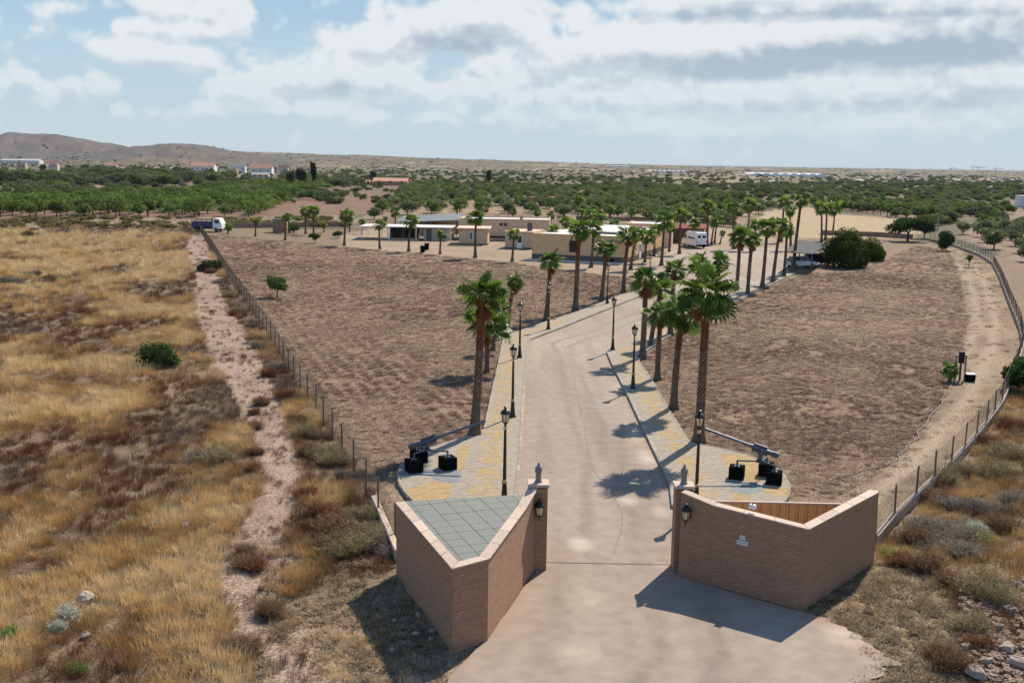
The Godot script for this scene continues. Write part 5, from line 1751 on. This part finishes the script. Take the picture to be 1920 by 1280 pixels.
	scatter("rubble", st, M.stone, xf, cs, "stony red rubble spilling at the verge edge", "rubble")

# ------------------------------------------------------------------ grasses
func tuft(sd: int, n: int, w: float, h: float, blade: float, lie := 0.0) -> MB:
	var q := RandomNumberGenerator.new()
	q.seed = sd
	var mb := MB.new()
	for i in n:
		var a := q.randf() * TAU
		var rr := sqrt(q.randf()) * w
		var b := Vector3(cos(a), 0, sin(a)) * rr
		b.y = -0.02
		var out := Vector3(cos(a + q.randfn() * 0.6), 0, sin(a + q.randfn() * 0.6))
		var hh := h * q.randf_range(0.55, 1.05)
		var tp := b + out * hh * (0.25 + lie * 1.4) * q.randf_range(0.4, 1.3) + Vector3(0.10 * h, hh * (1.0 - lie * 0.8), 0)
		var m := b.lerp(tp, 0.5) + Vector3(0, hh * 0.1 * (1.0 - lie), 0)
		var s := Vector3(-out.z, q.randfn() * 0.3, out.x) * blade
		var k := q.randf_range(0.75, 1.2)
		mb.col = Color(k, k * q.randf_range(0.94, 1.02), k * q.randf_range(0.85, 1.05))
		mb.quad(b - s, b + s, m + s * 0.7, m - s * 0.7)
		mb.tri(m - s * 0.7, m + s * 0.7, tp)
	return mb

func blocked(p: Vector2) -> bool:
	return ink(P.road, p) or ink(P.path_l, p)

func make_grass():
	var tall := [tuft(71, 56, 0.27, 0.38, 0.0065, 0.16).mesh(), tuft(72, 54, 0.28, 0.28, 0.007, 0.25).mesh(), tuft(73, 44, 0.22, 0.50, 0.006, 0.1).mesh()]
	var short_ := [tuft(74, 24, 0.16, 0.2, 0.014, 0.55).mesh(), tuft(75, 20, 0.22, 0.13, 0.014, 0.85).mesh()]
	var GOLD := Color(0.60, 0.41, 0.18); var RUST := Color(0.165, 0.073, 0.038); var PALE := Color(0.78, 0.62, 0.37); var OLIV := Color(0.19, 0.165, 0.08); var ASH := Color(0.18, 0.155, 0.125)
	var xf := [[], [], []]; var cs := [[], [], []]
	var nn := noise(0.16, 3, 91); var n2 := noise(0.05, 3, 92); var n3 := noise(0.42, 2, 93)
	var gate := PackedVector2Array([Vector2(-3.7, -32.5), Vector2(-1.5, -26.7), Vector2(-0.4, -27.5), Vector2(1.3, -33.0), Vector2(1.3, -34), Vector2(-3.5, -33.5)])
	# meadow: bands by distance, thinner and larger farther out
	for band in [[-24.0, -40.0, 13.0, 1.0], [-40.0, -62.0, 8.0, 1.08], [-62.0, -95.0, 4.0, 1.25], [-95.0, -150.0, 1.7, 1.6], [-150.0, -215.0, 0.7, 2.0]]:
		var half: float = 8.0 - band[1] * 0.52
		var cnt := int((band[0] - band[1]) * half * band[2])
		for i in cnt:
			var z: float = rng.randf_range(band[1], band[0])
			var x := rng.randf_range(-half, 0.5)
			var p := Vector2(x, z)
			var inm := ink(P.meadow, p)
			var bare := ink(P.bare_l, p)
			if not (inm or bare): continue
			var path := ink(P.path_l, p) or ink(P.path_2, p)
			var a := nn.get_noise_2d(x, z * 0.6)
			var b := n2.get_noise_2d(x, z * 0.7)
			var e := n3.get_noise_2d(x, z * 0.7)
			if path:
				if e < -0.04 or rng.randf() < 0.4: continue
			elif bare:
				if rng.randf() > 0.22 + a * 0.5: continue
			elif e + a * 0.5 < -0.42 and rng.randf() < 0.75: continue
			var far := 1.0 if ink(P.ripe, p + Vector2(a, e) * 6.0) else 0.0        # the ungrazed end of the meadow has gone fully to straw
			var g := 0.33 + a * 1.9 + b * 2.2 + e * 0.6 + far * 1.0
			var c := RUST.lerp(GOLD, clampf(g, 0, 1))
			if g > 0.85: c = c.lerp(PALE, clampf((g - 0.95) * 1.3, 0, 0.75))
			if b < -0.2 and a < 0.05: c = c.lerp(ASH, 0.6)
			if rng.randf() < 0.04: c = c.lerp(OLIV, 0.6)
			if path: c = RUST.lerp(ASH, rng.randf() * 0.6)
			var k := rng.randi() % 3
			var s: float = band[3] * rng.randf_range(0.65, 1.2) * (0.8 + clampf(g, 0, 1) * 0.35) * (0.5 if (path or bare) else 1.0)
			xf[k].append(Transform3D(Basis(Vector3.UP, rng.randf_range(-0.9, 0.9)).scaled(Vector3(s, s * rng.randf_range(0.8, 1.15), s)), Vector3(x, 0, z)))
			cs[k].append(c * rng.randf_range(0.8, 1.15))
	for k in 3: scatter("meadow_grass", tall[k], M.straw, xf[k], cs[k], ["tall golden and rusty dry grass covering the meadow", "mid-height dry grass filling between the taller tufts of the meadow", "long seeding dry grass stalks standing in the meadow"][k], "grass")
	# weedy verge outside the open gate wall
	xf = [[], [], []]; cs = [[], [], []]
	for i in 16000:
		var z := rng.randf_range(-75.0, -22.0)
		var x := rng.randf_range(7.5, 45.0)
		var p := Vector2(x, z)
		if not ink(P.verge_r, p) or ink(P.road, p): continue
		var a := nn.get_noise_2d(x, z); var b := n2.get_noise_2d(x * 1.5, z * 1.5)
		var low := z > -34.0 and x < 13.5
		var c := RUST.lerp(GOLD, clampf(0.65 + a * 1.2, 0, 1)).lerp(OLIV, clampf(0.15 + b, 0, 0.7))
		if low: c = c.lerp(Color(0.34, 0.265, 0.165), 0.65)
		var s := rng.randf_range(0.6, 1.1) * (0.42 if low else 1.0)
		var k := rng.randi() % 3
		xf[k].append(Transform3D(Basis(Vector3.UP, rng.randf() * TAU).scaled(Vector3(s * (1.5 if low else 1.0), s, s * (1.5 if low else 1.0))), Vector3(x, 0, z)))
		cs[k].append(c * rng.randf_range(0.75, 1.15))
	for k in 3: scatter("verge_grass", tall[k], M.straw, xf[k], cs[k], ["mixed dry grass on the weedy verge by the rubble", "low trampled straw and weeds on the verge by the rubble", "long dry stalks on the weedy verge by the rubble"][k], "grass")
	# mown plots: cut straw lying in swathes, in drill rows along the meadow fence
	for side in 2:
		xf = [[], []]; cs = [[], []]
		var pl: PackedVector2Array = P.plot_l if side == 0 else P.plot_r
		var dirr := Vector2(-0.316, -0.949)
		for band in [[-30.0, -55.0, 36.0, 0.62], [-55.0, -85.0, 20.0, 0.8], [-85.0, -135.0, 8.0, 1.05], [-135.0, -190.0, 2.6, 1.5]]:
			var x0: float = (band[1] * 0.34 if side == 0 else 4.0); var x1: float = (16.0 if side == 0 else 10.0 - band[1] * 0.45)
			for i in int((band[0] - band[1]) * (x1 - x0) * band[2]):
				var p := Vector2(rng.randf_range(x0, x1), rng.randf_range(band[1], band[0]))
				if not ink(pl, p): continue
				if side == 0 and rng.randf() < 0.62 and p.y > -95.0 and p.x + n2.get_noise_2d(p.x, p.y) * 9.0 < -6.2 + (p.y + 42.0) * 0.333 + 9.0:
					var nrm := Vector2(-dirr.y, dirr.x)
					var d := p.dot(nrm)
					p += nrm * (round(d / 0.85) * 0.85 - d + rng.randfn() * 0.1)
				var a := nn.get_noise_2d(p.x * 1.4, p.y * 0.8); var b := n2.get_noise_2d(p.x, p.y)
				if a < -0.35 and rng.randf() < 0.7: continue
				var c := Color(0.165, 0.098, 0.074).lerp(Color(0.47, 0.36, 0.25), clampf(0.38 + a * 0.55 + b * 0.7 + rng.randf_range(-0.28, 0.28), 0, 1))
				var k := rng.randi() % 2
				var s: float = band[3] * rng.randf_range(0.6, 1.25)
				xf[k].append(Transform3D(Basis(Vector3.UP, rng.randf() * TAU).scaled(Vector3(s, s, s)), Vector3(p.x, 0, p.y)))
				cs[k].append(c * rng.randf_range(0.75, 1.2))
		for k in 2: scatter("mown_straw", short_[k], M.straw, xf[k], cs[k], [["cut straw lying in drill rows on the plot by the meadow fence", "flattened stubble on the plot by the meadow fence"], ["cut straw lying on the plot by the curving fence", "flattened stubble on the plot by the curving fence"]][side][k], "straw")
	# thin straw litter on the bare soil by both gate walls
	xf = [[], []]; cs = [[], []]
	for i in 7000:
		var p := Vector2(rng.randf_range(-9.0, 14.0), rng.randf_range(-34.0, -23.0))
		if ink(P.road, p) or ink(gate, p) or ink(P.path_2, p) or ink(P.path_l, p): continue
		if not (ink(P.bare_l, p) or ink(P.verge_r, p) or ink(P.meadow, p)):
			if p.x > 5.0 and p.x < 8.8: continue
		var a := nn.get_noise_2d(p.x * 2.0, p.y * 2.0)
		if a < -0.1 and rng.randf() < 0.6: continue
		var s := rng.randf_range(0.5, 1.1)
		xf[i % 2].append(Transform3D(Basis(Vector3.UP, rng.randf() * TAU).scaled(Vector3.ONE * s), Vector3(p.x, 0, p.y)))
		cs[i % 2].append(Color(0.34, 0.265, 0.165).lerp(Color(0.16, 0.115, 0.07), rng.randf()) * rng.randf_range(0.8, 1.15))
	for k in 2: scatter("straw_litter", short_[k], M.straw, xf[k], cs[k], ["short dry grass on bare soil around the gate walls", "flattened straw on bare soil around the gate walls"][k], "grass")
	# thin stubble on the pale track and yard edge
	xf = [[], []]; cs = [[], []]
	for i in 9000:
		var p := Vector2(rng.randf_range(8.0, 75.0), rng.randf_range(-190.0, -33.0))
		if not ink(P.track_r, p): continue
		if nn.get_noise_2d(p.x, p.y) < -0.05 and rng.randf() < 0.75: continue
		var s := rng.randf_range(0.6, 1.1) * (1.0 + maxf(-p.y - 60.0, 0.0) * 0.012)
		xf[i % 2].append(Transform3D(Basis(Vector3.UP, rng.randf() * TAU).scaled(Vector3.ONE * s), Vector3(p.x, 0, p.y)))
		cs[i % 2].append(Color(0.38, 0.29, 0.185) * rng.randf_range(0.6, 1.1))
	for k in 2: scatter("track_stubble", short_[k], M.straw, xf[k], cs[k], ["sparse pale stubble along the dirt track", "scattered short straw along the dirt track"][k], "grass")
# ------------------------------------------------------------------ orchards, far fields, far buildings
func orchard_tree(nm: String, sd: int, R: Vector3, trunk: float, n: int, leaf: float, c0: Color, c1: Color) -> Array:
	return [limbs(trunk, 0.11, R.x * 0.5, sd).mesh(), foliage(sd, R, n, leaf, c0, c1, 6).mesh(), trunk, R.y]

func make_far():
	var kinds := []
	var A0 := Color(0.09, 0.15, 0.035); var A1 := Color(0.215, 0.29, 0.08)
	var O0 := Color(0.095, 0.12, 0.058); var O1 := Color(0.205, 0.235, 0.12)
	for k in 4: kinds.append(orchard_tree("almond", 500 + k, Vector3(2.5, 1.75, 2.4) * (0.84 + 0.1 * k), 0.95, 900, 0.27, A0 * [1.0, 0.75, 1.2, 0.9][k], A1 * [1.0, 0.75, 1.15, 0.9][k]))
	for k in 3: kinds.append(orchard_tree("olive", 520 + k, Vector3(2.3, 1.6, 2.2) * (0.9 + 0.08 * k), 0.7, 800, 0.28, O0, O1))
	# planted rows; the nearer trees stand singly, those beyond run together
	var beds := [["orchard_l", Vector2(-250, -560), Vector2(-30, -225), 5.6, 5.6, [0, 1, 2, 3], 120, "almond tree in the dense orchard beyond the meadow", "almond trees of the dense orchard", 0.06],
		["orchard_c", Vector2(-60, -560), Vector2(110, -200), 6.4, 6.2, [0, 4, 5, 6, 3], 105, "orchard tree in loose rows behind the house", "orchard trees behind the house", 0.4],
		["orchard_r", Vector2(60, -420), Vector2(200, -240), 5.6, 5.2, [0, 1, 4], 40, "bushy tree in the plantation past the wheat field", "plantation trees past the wheat field", 0.05],
		["orchard_e", Vector2(60, -300), Vector2(170, -120), 8.5, 8.0, [4, 5, 0], 30, "olive tree on bare soil outside the curving fence", "olive trees outside the curving fence", 0.12]]
	var mass := {}
	for k in kinds.size(): mass[k] = [[], []]
	for b in beds:
		var pts := []
		var x: float = b[1].x
		while x < b[2].x:
			var z: float = b[1].y
			while z < b[2].y:
				var p := Vector2(x + z * 0.12 * (1.0 if b[0] != "orchard_c" else 0.35) + rng.randfn() * 0.45, z + rng.randfn() * 0.45)
				if ink(P[b[0]], p) and rng.randf() > b[9] and not (ink(P.yard, p) or ink(P.wheat, p)): pts.append(p)
				z += b[4]
			x += b[3]
		pts.sort_custom(func(u, w): return u.length() < w.length())
		for i in pts.size():
			var p: Vector2 = pts[i]
			var k: int = b[5][rng.randi() % b[5].size()]
			var s := rng.randf_range(0.78, 1.15)
			var t := rng.randf() * TAU
			if i < b[6]:
				var o := thing("orchard_tree", b[7], "tree", Vector3(p.x, 0, p.y), t, b[8])
				put("trunk", kinds[k][0], M.bark, o)
				put("crown", kinds[k][1], M.leafy, o, Vector3(0, kinds[k][2] + kinds[k][3] * 0.7, 0))
				o.scale = Vector3.ONE * s
			else:
				mass[k][0].append(Transform3D(Basis(Vector3.UP, t).scaled(Vector3.ONE * s), Vector3(p.x, (kinds[k][2] * 0.7 + kinds[k][3] * 0.7) * s, p.y)))
				mass[k][1].append(Color(1, 1, 1) * rng.randf_range(0.8, 1.15))
	# hedges and tree belts across the plain
	for i in 15000:
		var d := 330.0 * exp(rng.randf() * 2.75)
		var p := Vector2(rng.randf_range(-0.62, 0.62) * d, -d)
		if ink(P.wheat, p) or hill(p.x, p.y) > 42.0: continue
		if d < 520.0 and absf(p.x) < 100.0 and rng.randf() < 0.5: continue
		# plantings follow the parcels: some are full of low trees, others only edged by hedges
		var f := n_cell.get_noise_2d(p.x * 0.45, p.y * 0.4)
		var dense := fposmod(f * 7.0, 1.0) > 0.56
		var row := fposmod(p.y + n_a.get_noise_2d(p.x * 0.02, 0.0) * 60.0, 150.0 + d * 0.06)
		if not dense and row > 9.0 + d * 0.006: continue
		if dense and rng.randf() < 0.25: continue
		var k := rng.randi_range(4, 6) if rng.randf() < 0.7 else rng.randi_range(0, 3)
		var s := rng.randf_range(0.45, 1.0) * (1.0 if d < 900.0 else 0.85)
		if rng.randf() < 0.04: s *= 1.8
		mass[k][0].append(Transform3D(Basis(Vector3.UP, rng.randf() * TAU).scaled(Vector3(s * (1.0 + d / 2500.0), s, s * (1.0 + d / 2500.0))), Vector3(p.x, hill(p.x, p.y) + kinds[k][3] * 0.75 * s, p.y)))
		mass[k][1].append(Color(1, 1, 1) * rng.randf_range(0.7, 1.1))
	# scrub on the fallow strip between meadow and orchard
	for i in 420:
		var p := gp(rng.randf_range(-80.0, 660.0), rng.randf_range(409.0, 428.0))
		if n_a.get_noise_2d(p.x * 0.6, p.z * 0.6) < -0.05 or ink(P.orchard_l, Vector2(p.x, p.z)) or (p.x > -64.0 and p.z > -212.0): continue
		var k := rng.randi_range(4, 6)
		var s := rng.randf_range(0.22, 0.42)
		mass[k][0].append(Transform3D(Basis(Vector3.UP, rng.randf() * TAU).scaled(Vector3(s * 1.5, s, s * 1.5)), Vector3(p.x, kinds[k][3] * 0.7 * s, p.z)))
		mass[k][1].append(Color(1.25, 1.0, 0.85) * rng.randf_range(0.7, 1.2))
	# belts of trees along field edges
	for b in [[0, 340, 120, 338, 30, 4], [120, 326, 330, 334, 60, 4], [330, 336, 430, 341, 40, 4], [540, 345, 660, 346, 40, 5], [0, 352, 140, 352, 30, 4], [100, 345, 330, 345, 40, 4], [640, 334, 760, 338, 26, 3], [780, 350, 900, 352, 40, 4], [900, 350, 1090, 352, 50, 4], [1090, 350, 1300, 354, 70, 5], [1280, 352, 1560, 354, 90, 5], [1420, 364, 1560, 358, 40, 3], [1560, 362, 1920, 356, 120, 6], [1700, 372, 1920, 366, 80, 6], [1680, 345, 1920, 348, 60, 4], [900, 332, 1280, 340, 60, 4], [1500, 338, 1920, 340, 60, 3], [1440, 345, 1760, 346, 70, 3], [640, 322, 960, 326, 40, 2], [1000, 318, 1400, 326, 40, 2], [1560, 330, 1920, 334, 50, 2], [1780, 400, 1860, 410, 14, 5], [1730, 425, 1790, 412, 14, 5], [0, 375, 140, 388, 24, 5], [380, 352, 520, 350, 50, 3], [750, 368, 900, 372, 30, 5], [560, 366, 640, 380, 26, 6]]:
		for i in b[4]:
			var t := rng.randf()
			var p := gp(lerpf(b[0], b[2], t), lerpf(b[1], b[3], t) + rng.randf_range(-1, 1) * b[5])
			if ink(P.wheat, Vector2(p.x, p.z)): continue
			var k := rng.randi_range(4, 6) if rng.randf() < 0.75 else rng.randi_range(0, 3)
			var s := rng.randf_range(0.7, 1.25) * (1.9 if b[2] < 700 and b[1] < 347 else 1.0)
			mass[k][0].append(Transform3D(Basis(Vector3.UP, rng.randf() * TAU).scaled(Vector3(s * (1.0 - p.z / 1500.0), s, s)), Vector3(p.x, hill(p.x, p.z) + kinds[k][3] * 0.75 * s, p.z)))
			mass[k][1].append(Color(1, 1, 1) * rng.randf_range(0.55, 1.0))
	for k in kinds.size():
		scatter("treeline", kinds[k][1], M.leafy, mass[k][0], mass[k][1], "far trees and hedges merging across the farmed plain", "trees")
	far_buildings()
	# tall lone trees on the skyline of the village
	var CY0 := Color(0.02, 0.03, 0.015); var CY1 := Color(0.055, 0.07, 0.035)
	for q in [[588, 352, 300, 9, "tall lone conifer rising beside the pink-roofed sheds"], [565, 354, 312, 22, "dark rounded tree clump beside the tall conifer"], [545, 356, 318, 20, "dark tree at end of pink-roofed sheds"], [700, 338, 318, 14, "dark tree behind the low pink house"], [916, 342, 314, 12, "isolated dark tree on the plain beyond the orchard"], [158, 322, 306, 22, "dark rounded trees beside the cream village house"], [178, 322, 308, 26, "broad dark tree in front of long low village house"], [130, 322, 309, 14, "dark tree beside the power pylon"], [80, 320, 306, 14, "dark tree between village houses"], [330, 332, 309, 22, "dark tree before the first pink-roofed shed"], [395, 336, 312, 26, "dark tree cluster before the pink-roofed shed wall"], [240, 330, 312, 24, "low dark tree in the village hedge"], [280, 331, 312, 22, "round dark tree in the village hedge"]]:
		var p := gp(q[0], q[1])
		var dep := (p - Vector3(0, CAM_H, 0)).dot(CF)
		var h: float = (q[1] - q[2]) * dep / FPX
		var w: float = q[3] * dep / FPX
		leaf_tree("village_tree", q[4], "tree", p, Vector3(w * 0.55, h * 0.5, w * 0.55), h * 0.12, 700, maxf(0.5, h * 0.06), CY0, CY1, 700 + int(q[0]), 7)

func gable(o: Node, x0: float, x1: float, h: float, rise: float, z0: float, z1: float, wall: Color, roof: Color, nwin := 0):
	bx(o, "wall", M.painted, x0, x1, -1.0, h, z0, z1, wall)
	var zc := (z0 + z1) * 0.5
	var mb := MB.new()
	mb.col = roof
	var e := 0.5
	mb.quad(Vector3(x0 - e, h - 0.1, z1 + e), Vector3(x1 + e, h - 0.1, z1 + e), Vector3(x1 + e, h + rise, zc), Vector3(x0 - e, h + rise, zc))
	mb.quad(Vector3(x1 + e, h - 0.1, z0 - e), Vector3(x0 - e, h - 0.1, z0 - e), Vector3(x0 - e, h + rise, zc), Vector3(x1 + e, h + rise, zc))
	put("roof", mb, M.painted, o)
	var g := MB.new()
	g.col = wall
	g.tri(Vector3(x0, h, z0), Vector3(x0, h, z1), Vector3(x0, h + rise, zc)); g.tri(Vector3(x1, h, z1), Vector3(x1, h, z0), Vector3(x1, h + rise, zc))
	put("gable_wall", g, M.painted, o)
	for k in nwin:
		var wx := lerpf(x0, x1, (k + 0.5) / nwin)
		bx(o, "window", M.dark_glass, wx - 0.55, wx + 0.55, h * 0.55, h * 0.55 + 1.3, z1 + 0.01, z1 + 0.06)

func far_buildings():
	var PINK := Color(0.46, 0.25, 0.19); var WHITE := Color(0.66, 0.66, 0.65); var SAND := Color(0.50, 0.36, 0.25)
	# [left px, right px, base y, wall px height, roof px rise, kind, label]
	var list := [
		[357, 420, 325, 14, 7, "shed", "white-walled long shed with pink roof nearest the village hedge"],
		[433, 470, 324, 12, 6, "shed", "grey gabled shed with pink roof between two longer sheds"],
		[468, 522, 328, 13, 8, "shed", "largest white shed with pink roof"],
		[522, 545, 326, 11, 6, "shed", "white shed half hidden behind dark trees"],
		[423, 450, 332, 15, 0, "box", "sand-coloured square house in front of pink-roofed sheds"],
		[472, 510, 336, 9, 4, "house", "low grey-roofed farmhouse below the pink-roofed sheds"],
		[92, 122, 319, 12, 5, "house", "pale two-storey village house with tiled roof"],
		[31, 63, 320, 14, 0, "box", "sandy cubic ruin at the village edge"],
		[196, 240, 317, 7, 4, "house", "long low white village house with tiled roof"],
		[262, 288, 314, 5, 4, "house", "small far village house with pink roof"],
		[0, 36, 291, 6, 2, "shed", "far pale farm shed under the hill"],
		[34, 72, 292, 6, 3, "shed", "far grey farm shed under the hill"],
		[700, 768, 347, 8, 6, "house", "low salmon farmhouse with hipped tiled roof on the plain"],
		[680, 702, 346, 5, 2, "house", "brick outhouse beside the salmon farmhouse"],
		[990, 1004, 384, 13, 0, "box", "small red brick hut among orchard rows"],
		[1027, 1041, 384, 13, 0, "box", "second red brick hut among orchard rows"],
		[1915, 1935, 388, 20, 0, "box", "white tower house at the end of the olive rows"]]
	for q in list:
		var l := gp(q[0], q[2]); var r := gp(q[1], q[2])
		if String(q[6]).begins_with("far"):
			l = at_z(q[0], q[2], -1650.0); r = at_z(q[1], q[2], -1650.0)
			l.y = hill(l.x, l.z)
		var dep := (l - Vector3(0, CAM_H, 0)).dot(CF)
		var w := r.x - l.x
		var h: float = q[3] * dep / FPX
		var rise: float = q[4] * dep / FPX
		var o := thing("farm_shed" if q[5] == "shed" else "village_house", q[6], "shed" if q[5] == "shed" else "house", Vector3(l.x, l.y, l.z), 0.0)
		var dpt := clampf(w * 0.5, 5.0, 18.0)
		if q[5] == "box":
			var c := SAND
			if String(q[6]).contains("brick"): c = Color(0.36, 0.15, 0.10)
			if String(q[6]).contains("white"): c = WHITE
			bx(o, "wall", M.painted, 0, w, -0.5, h, -dpt, 0, c)
			bx(o, "parapet", M.painted, -0.1, w + 0.1, h + 0.002, h + 0.3, -dpt - 0.1, 0.1, c * 1.1)
			for k in 2: bx(o, "window", M.dark_glass, w * (0.3 + 0.4 * k) - 0.4, w * (0.3 + 0.4 * k) + 0.4, h * 0.45, h * 0.7, 0.01, 0.05)
		else:
			var roofc := PINK
			if String(q[6]).contains("grey"): roofc = Color(0.36, 0.33, 0.31)
			if String(q[6]).begins_with("far"): roofc = Color(0.42, 0.42, 0.42)
			var wallc := WHITE if q[5] == "shed" else Color(0.60, 0.50, 0.42)
			if String(q[6]).contains("salmon") or String(q[6]).contains("brick"): wallc = Color(0.45, 0.24, 0.17)
			gable(o, 0, w, h, rise, -dpt, 0, wallc, roofc, 5 if w > 20.0 else 3)
	# scattered white farm buildings toward the horizon
	for q in [[1412, 331, 1550, 323, "long white plastic greenhouse strip on the plain"], [1140, 318, 1185, 315, "pale blue irrigation pond cover near the horizon"], [1220, 322, 1290, 319, "second pale irrigation pond cover near the horizon"]]:
		var l := gp(q[0], q[1] - 3.0 + 0.0); var r := gp(q[2], q[1] + 1.0)
		var z := gp((q[0] + q[2]) * 0.5, q[1]).z
		var a := at_z(q[0], q[1], z); var b := at_z(q[2], q[1], z)
		var o := thing("greenhouse", q[4], "greenhouse", Vector3(a.x, hill(a.x, z), z))
		var n := 8
		for k in n:
			var w := (b.x - a.x) / n
			var m := MB.new()
			m.col = Color(0.74, 0.76, 0.78)
			var pts := []
			for i in 7:
				var t := PI * i / 6
				pts.append(Vector2(w * (k + 0.5) - cos(t) * w * 0.49, 2.5 + sin(t) * 2.2))
			for i in 6:
				m.quad(Vector3(pts[i].x, pts[i].y, 0), Vector3(pts[i].x, pts[i].y, -60), Vector3(pts[i + 1].x, pts[i + 1].y, -60), Vector3(pts[i + 1].x, pts[i + 1].y, 0))
				m.quad(Vector3(pts[i].x, 0, 0), Vector3(pts[i + 1].x, 0, 0), Vector3(pts[i + 1].x, pts[i + 1].y, 0), Vector3(pts[i].x, pts[i].y, 0))
			put("bay", m, M.painted, o)
	var towns := [[1600, 1640, 338, 14], [1640, 1700, 338, 10], [1780, 1880, 340, 30], [1870, 1920, 340, 10], [1440, 1560, 340, 8], [1060, 1200, 326, 10], [1880, 1960, 338, 8], [760, 900, 326, 8], [640, 760, 318, 8], [980, 1080, 322, 6]]
	for t in towns:
		for i in t[3]:
			var p := gp(rng.randf_range(t[0], t[1]), t[2] + rng.randf_range(-3.0, 3.0))
			var dep := (p - Vector3(0, CAM_H, 0)).dot(CF)
			var w := rng.randf_range(3.0, 8.0) * dep / FPX
			var h := rng.randf_range(2.0, 4.5) * dep / FPX
			var o := thing("far_house", "tiny pale house in the distant settlements on the plain", "house", Vector3(p.x, hill(p.x, p.z), p.z), rng.randf_range(-0.4, 0.4), "houses of the distant settlements")
			gable(o, 0, w, h, h * 0.35, -w * 0.8, 0, Color(0.62, 0.56, 0.5) * rng.randf_range(0.7, 1.15), Color(0.40, 0.25, 0.19) if rng.randf() < 0.6 else Color(0.5, 0.47, 0.44), 0)
	# power poles
	for q in [[1770, 418, 362, "wooden power pole by the track, taller of two"], [1759, 432, 372, "wooden power pole by the track, shorter of two"], [138, 325, 287, "lattice power pole with concrete foot in the village"], [318, 331, 303, "slim power pole in front of the pink-roofed sheds"], [557, 336, 308, "slim power pole among trees by the tall conifer"], [684, 330, 308, "far power pole before the low ridge"]]:
		var p := gp(q[0], q[1])
		var dep := (p - Vector3(0, CAM_H, 0)).dot(CF)
		var h: float = (q[1] - q[2]) * dep / FPX
		var o := thing("power_pole", q[3], "pole", p)
		var m := MB.new()
		m.col = Color(0.26, 0.22, 0.19)
		var r := maxf(0.14, 0.6 * dep / FPX * 0.5)
		m.tube([Vector3(0, -0.3, 0), Vector3(0, h, 0)], [r, r * 0.7], 7)
		put("pole", m, M.painted, o)
		var c := MB.new()
		c.col = Color(0.24, 0.21, 0.19)
		c.box(Vector3(0, h * 0.94, 0), Vector3(h * 0.16, r * 0.9, r * 0.9))
		put("crossarm", c, M.painted, o)
		for s in [-1, 0, 1]:
			var iso := MB.new()
			iso.col = Color(0.4, 0.38, 0.36)
			iso.lathe([[r * 0.5, 0.0], [r * 0.7, r], [r * 0.3, r * 2.0], [0.0, r * 2.2]], 6, Vector3(s * h * 0.07, h * 0.94 + r * 0.4 if s != 0 else h, 0))
			put("insulator", iso, M.painted, o)
	# tower cranes on the skyline
	for q in [[1824, 325, 312], [1834, 325, 313], [1867, 326, 315], [1784, 325, 315]]:
		var z := -4200.0
		var b := at_z(q[0], q[1], z); var t := at_z(q[0], q[2], z)
		var o := thing("tower_crane", "faint tower crane on the horizon behind the distant settlement", "crane", Vector3(b.x, hill(b.x, z), z), 0.0, "cranes on the horizon")
		var h := t.y - hill(b.x, z)
		var m := MB.new()
		m.col = Color(0.35, 0.33, 0.32)
		m.box(Vector3(0, h * 0.5, 0), Vector3(1.6, h, 1.6))
		put("mast", m, M.painted, o)
		var j := MB.new()
		j.col = Color(0.35, 0.33, 0.32)
		j.box(Vector3(8, h - 2, 0), Vector3(44, 1.3, 1.3))
		j.bar(Vector3(0, h + 4, 0), Vector3(24, h - 1.5, 0), 0.5); j.bar(Vector3(0, h - 2, 0), Vector3(0, h + 4, 0), 1.0)
		put("jib", j, M.painted, o)
func _ready():
	rng.seed = 20240611
	aim()
	# camera
	var cam := Camera3D.new()
	cam.name = "camera"
	cam.fov = rad_to_deg(2.0 * atan(640.0 / FPX))
	cam.far = 20000.0
	cam.near = 0.1
	add_child(cam)
	cam.transform = Transform3D(Basis(CR, CU, -CF), Vector3(0, CAM_H, 0))
	cam.current = true
	# sky, sun, exposure
	var env := Environment.new()
	env.background_mode = Environment.BG_SKY
	var sky := Sky.new()
	var sm := PanoramaSkyMaterial.new()
	sm.panorama = make_sky()
	sky.sky_material = sm
	env.sky = sky
	env.background_energy_multiplier = 0.62
	env.tonemap_mode = Environment.TONE_MAPPER_LINEAR
	env.tonemap_exposure = 1.53
	env.sdfgi_enabled = true
	env.ssao_enabled = true
	env.ssil_enabled = true
	env.fog_enabled = true
	env.fog_density = 0.000035
	env.fog_light_color = Color(0.74, 0.81, 0.90)
	var we := WorldEnvironment.new()
	we.environment = env
	we.name = "environment"
	add_child(we)
	var sun := DirectionalLight3D.new()
	sun.name = "sun"
	sun.light_energy = 1.6
	sun.light_color = Color(1.0, 0.94, 0.85)
	sun.light_angular_distance = 0.5
	sun.shadow_enabled = true
	add_child(sun)
	sun.look_at_from_position(SUNV * 100.0, Vector3.ZERO)
	print("sky ", Time.get_ticks_msec())
	make_materials()
	make_ground()
	print("ground ", Time.get_ticks_msec())
	make_road()
	make_pavements()
	print("paving ", Time.get_ticks_msec())
	make_gate()
	make_lamps()
	make_guns()
	make_fences()
	make_house()
	make_vehicles()
	print("built ", Time.get_ticks_msec())
	make_palms()
	make_trees()
	make_grass()
	print("plants ", Time.get_ticks_msec())
	make_far()
	print("far ", Time.get_ticks_msec())
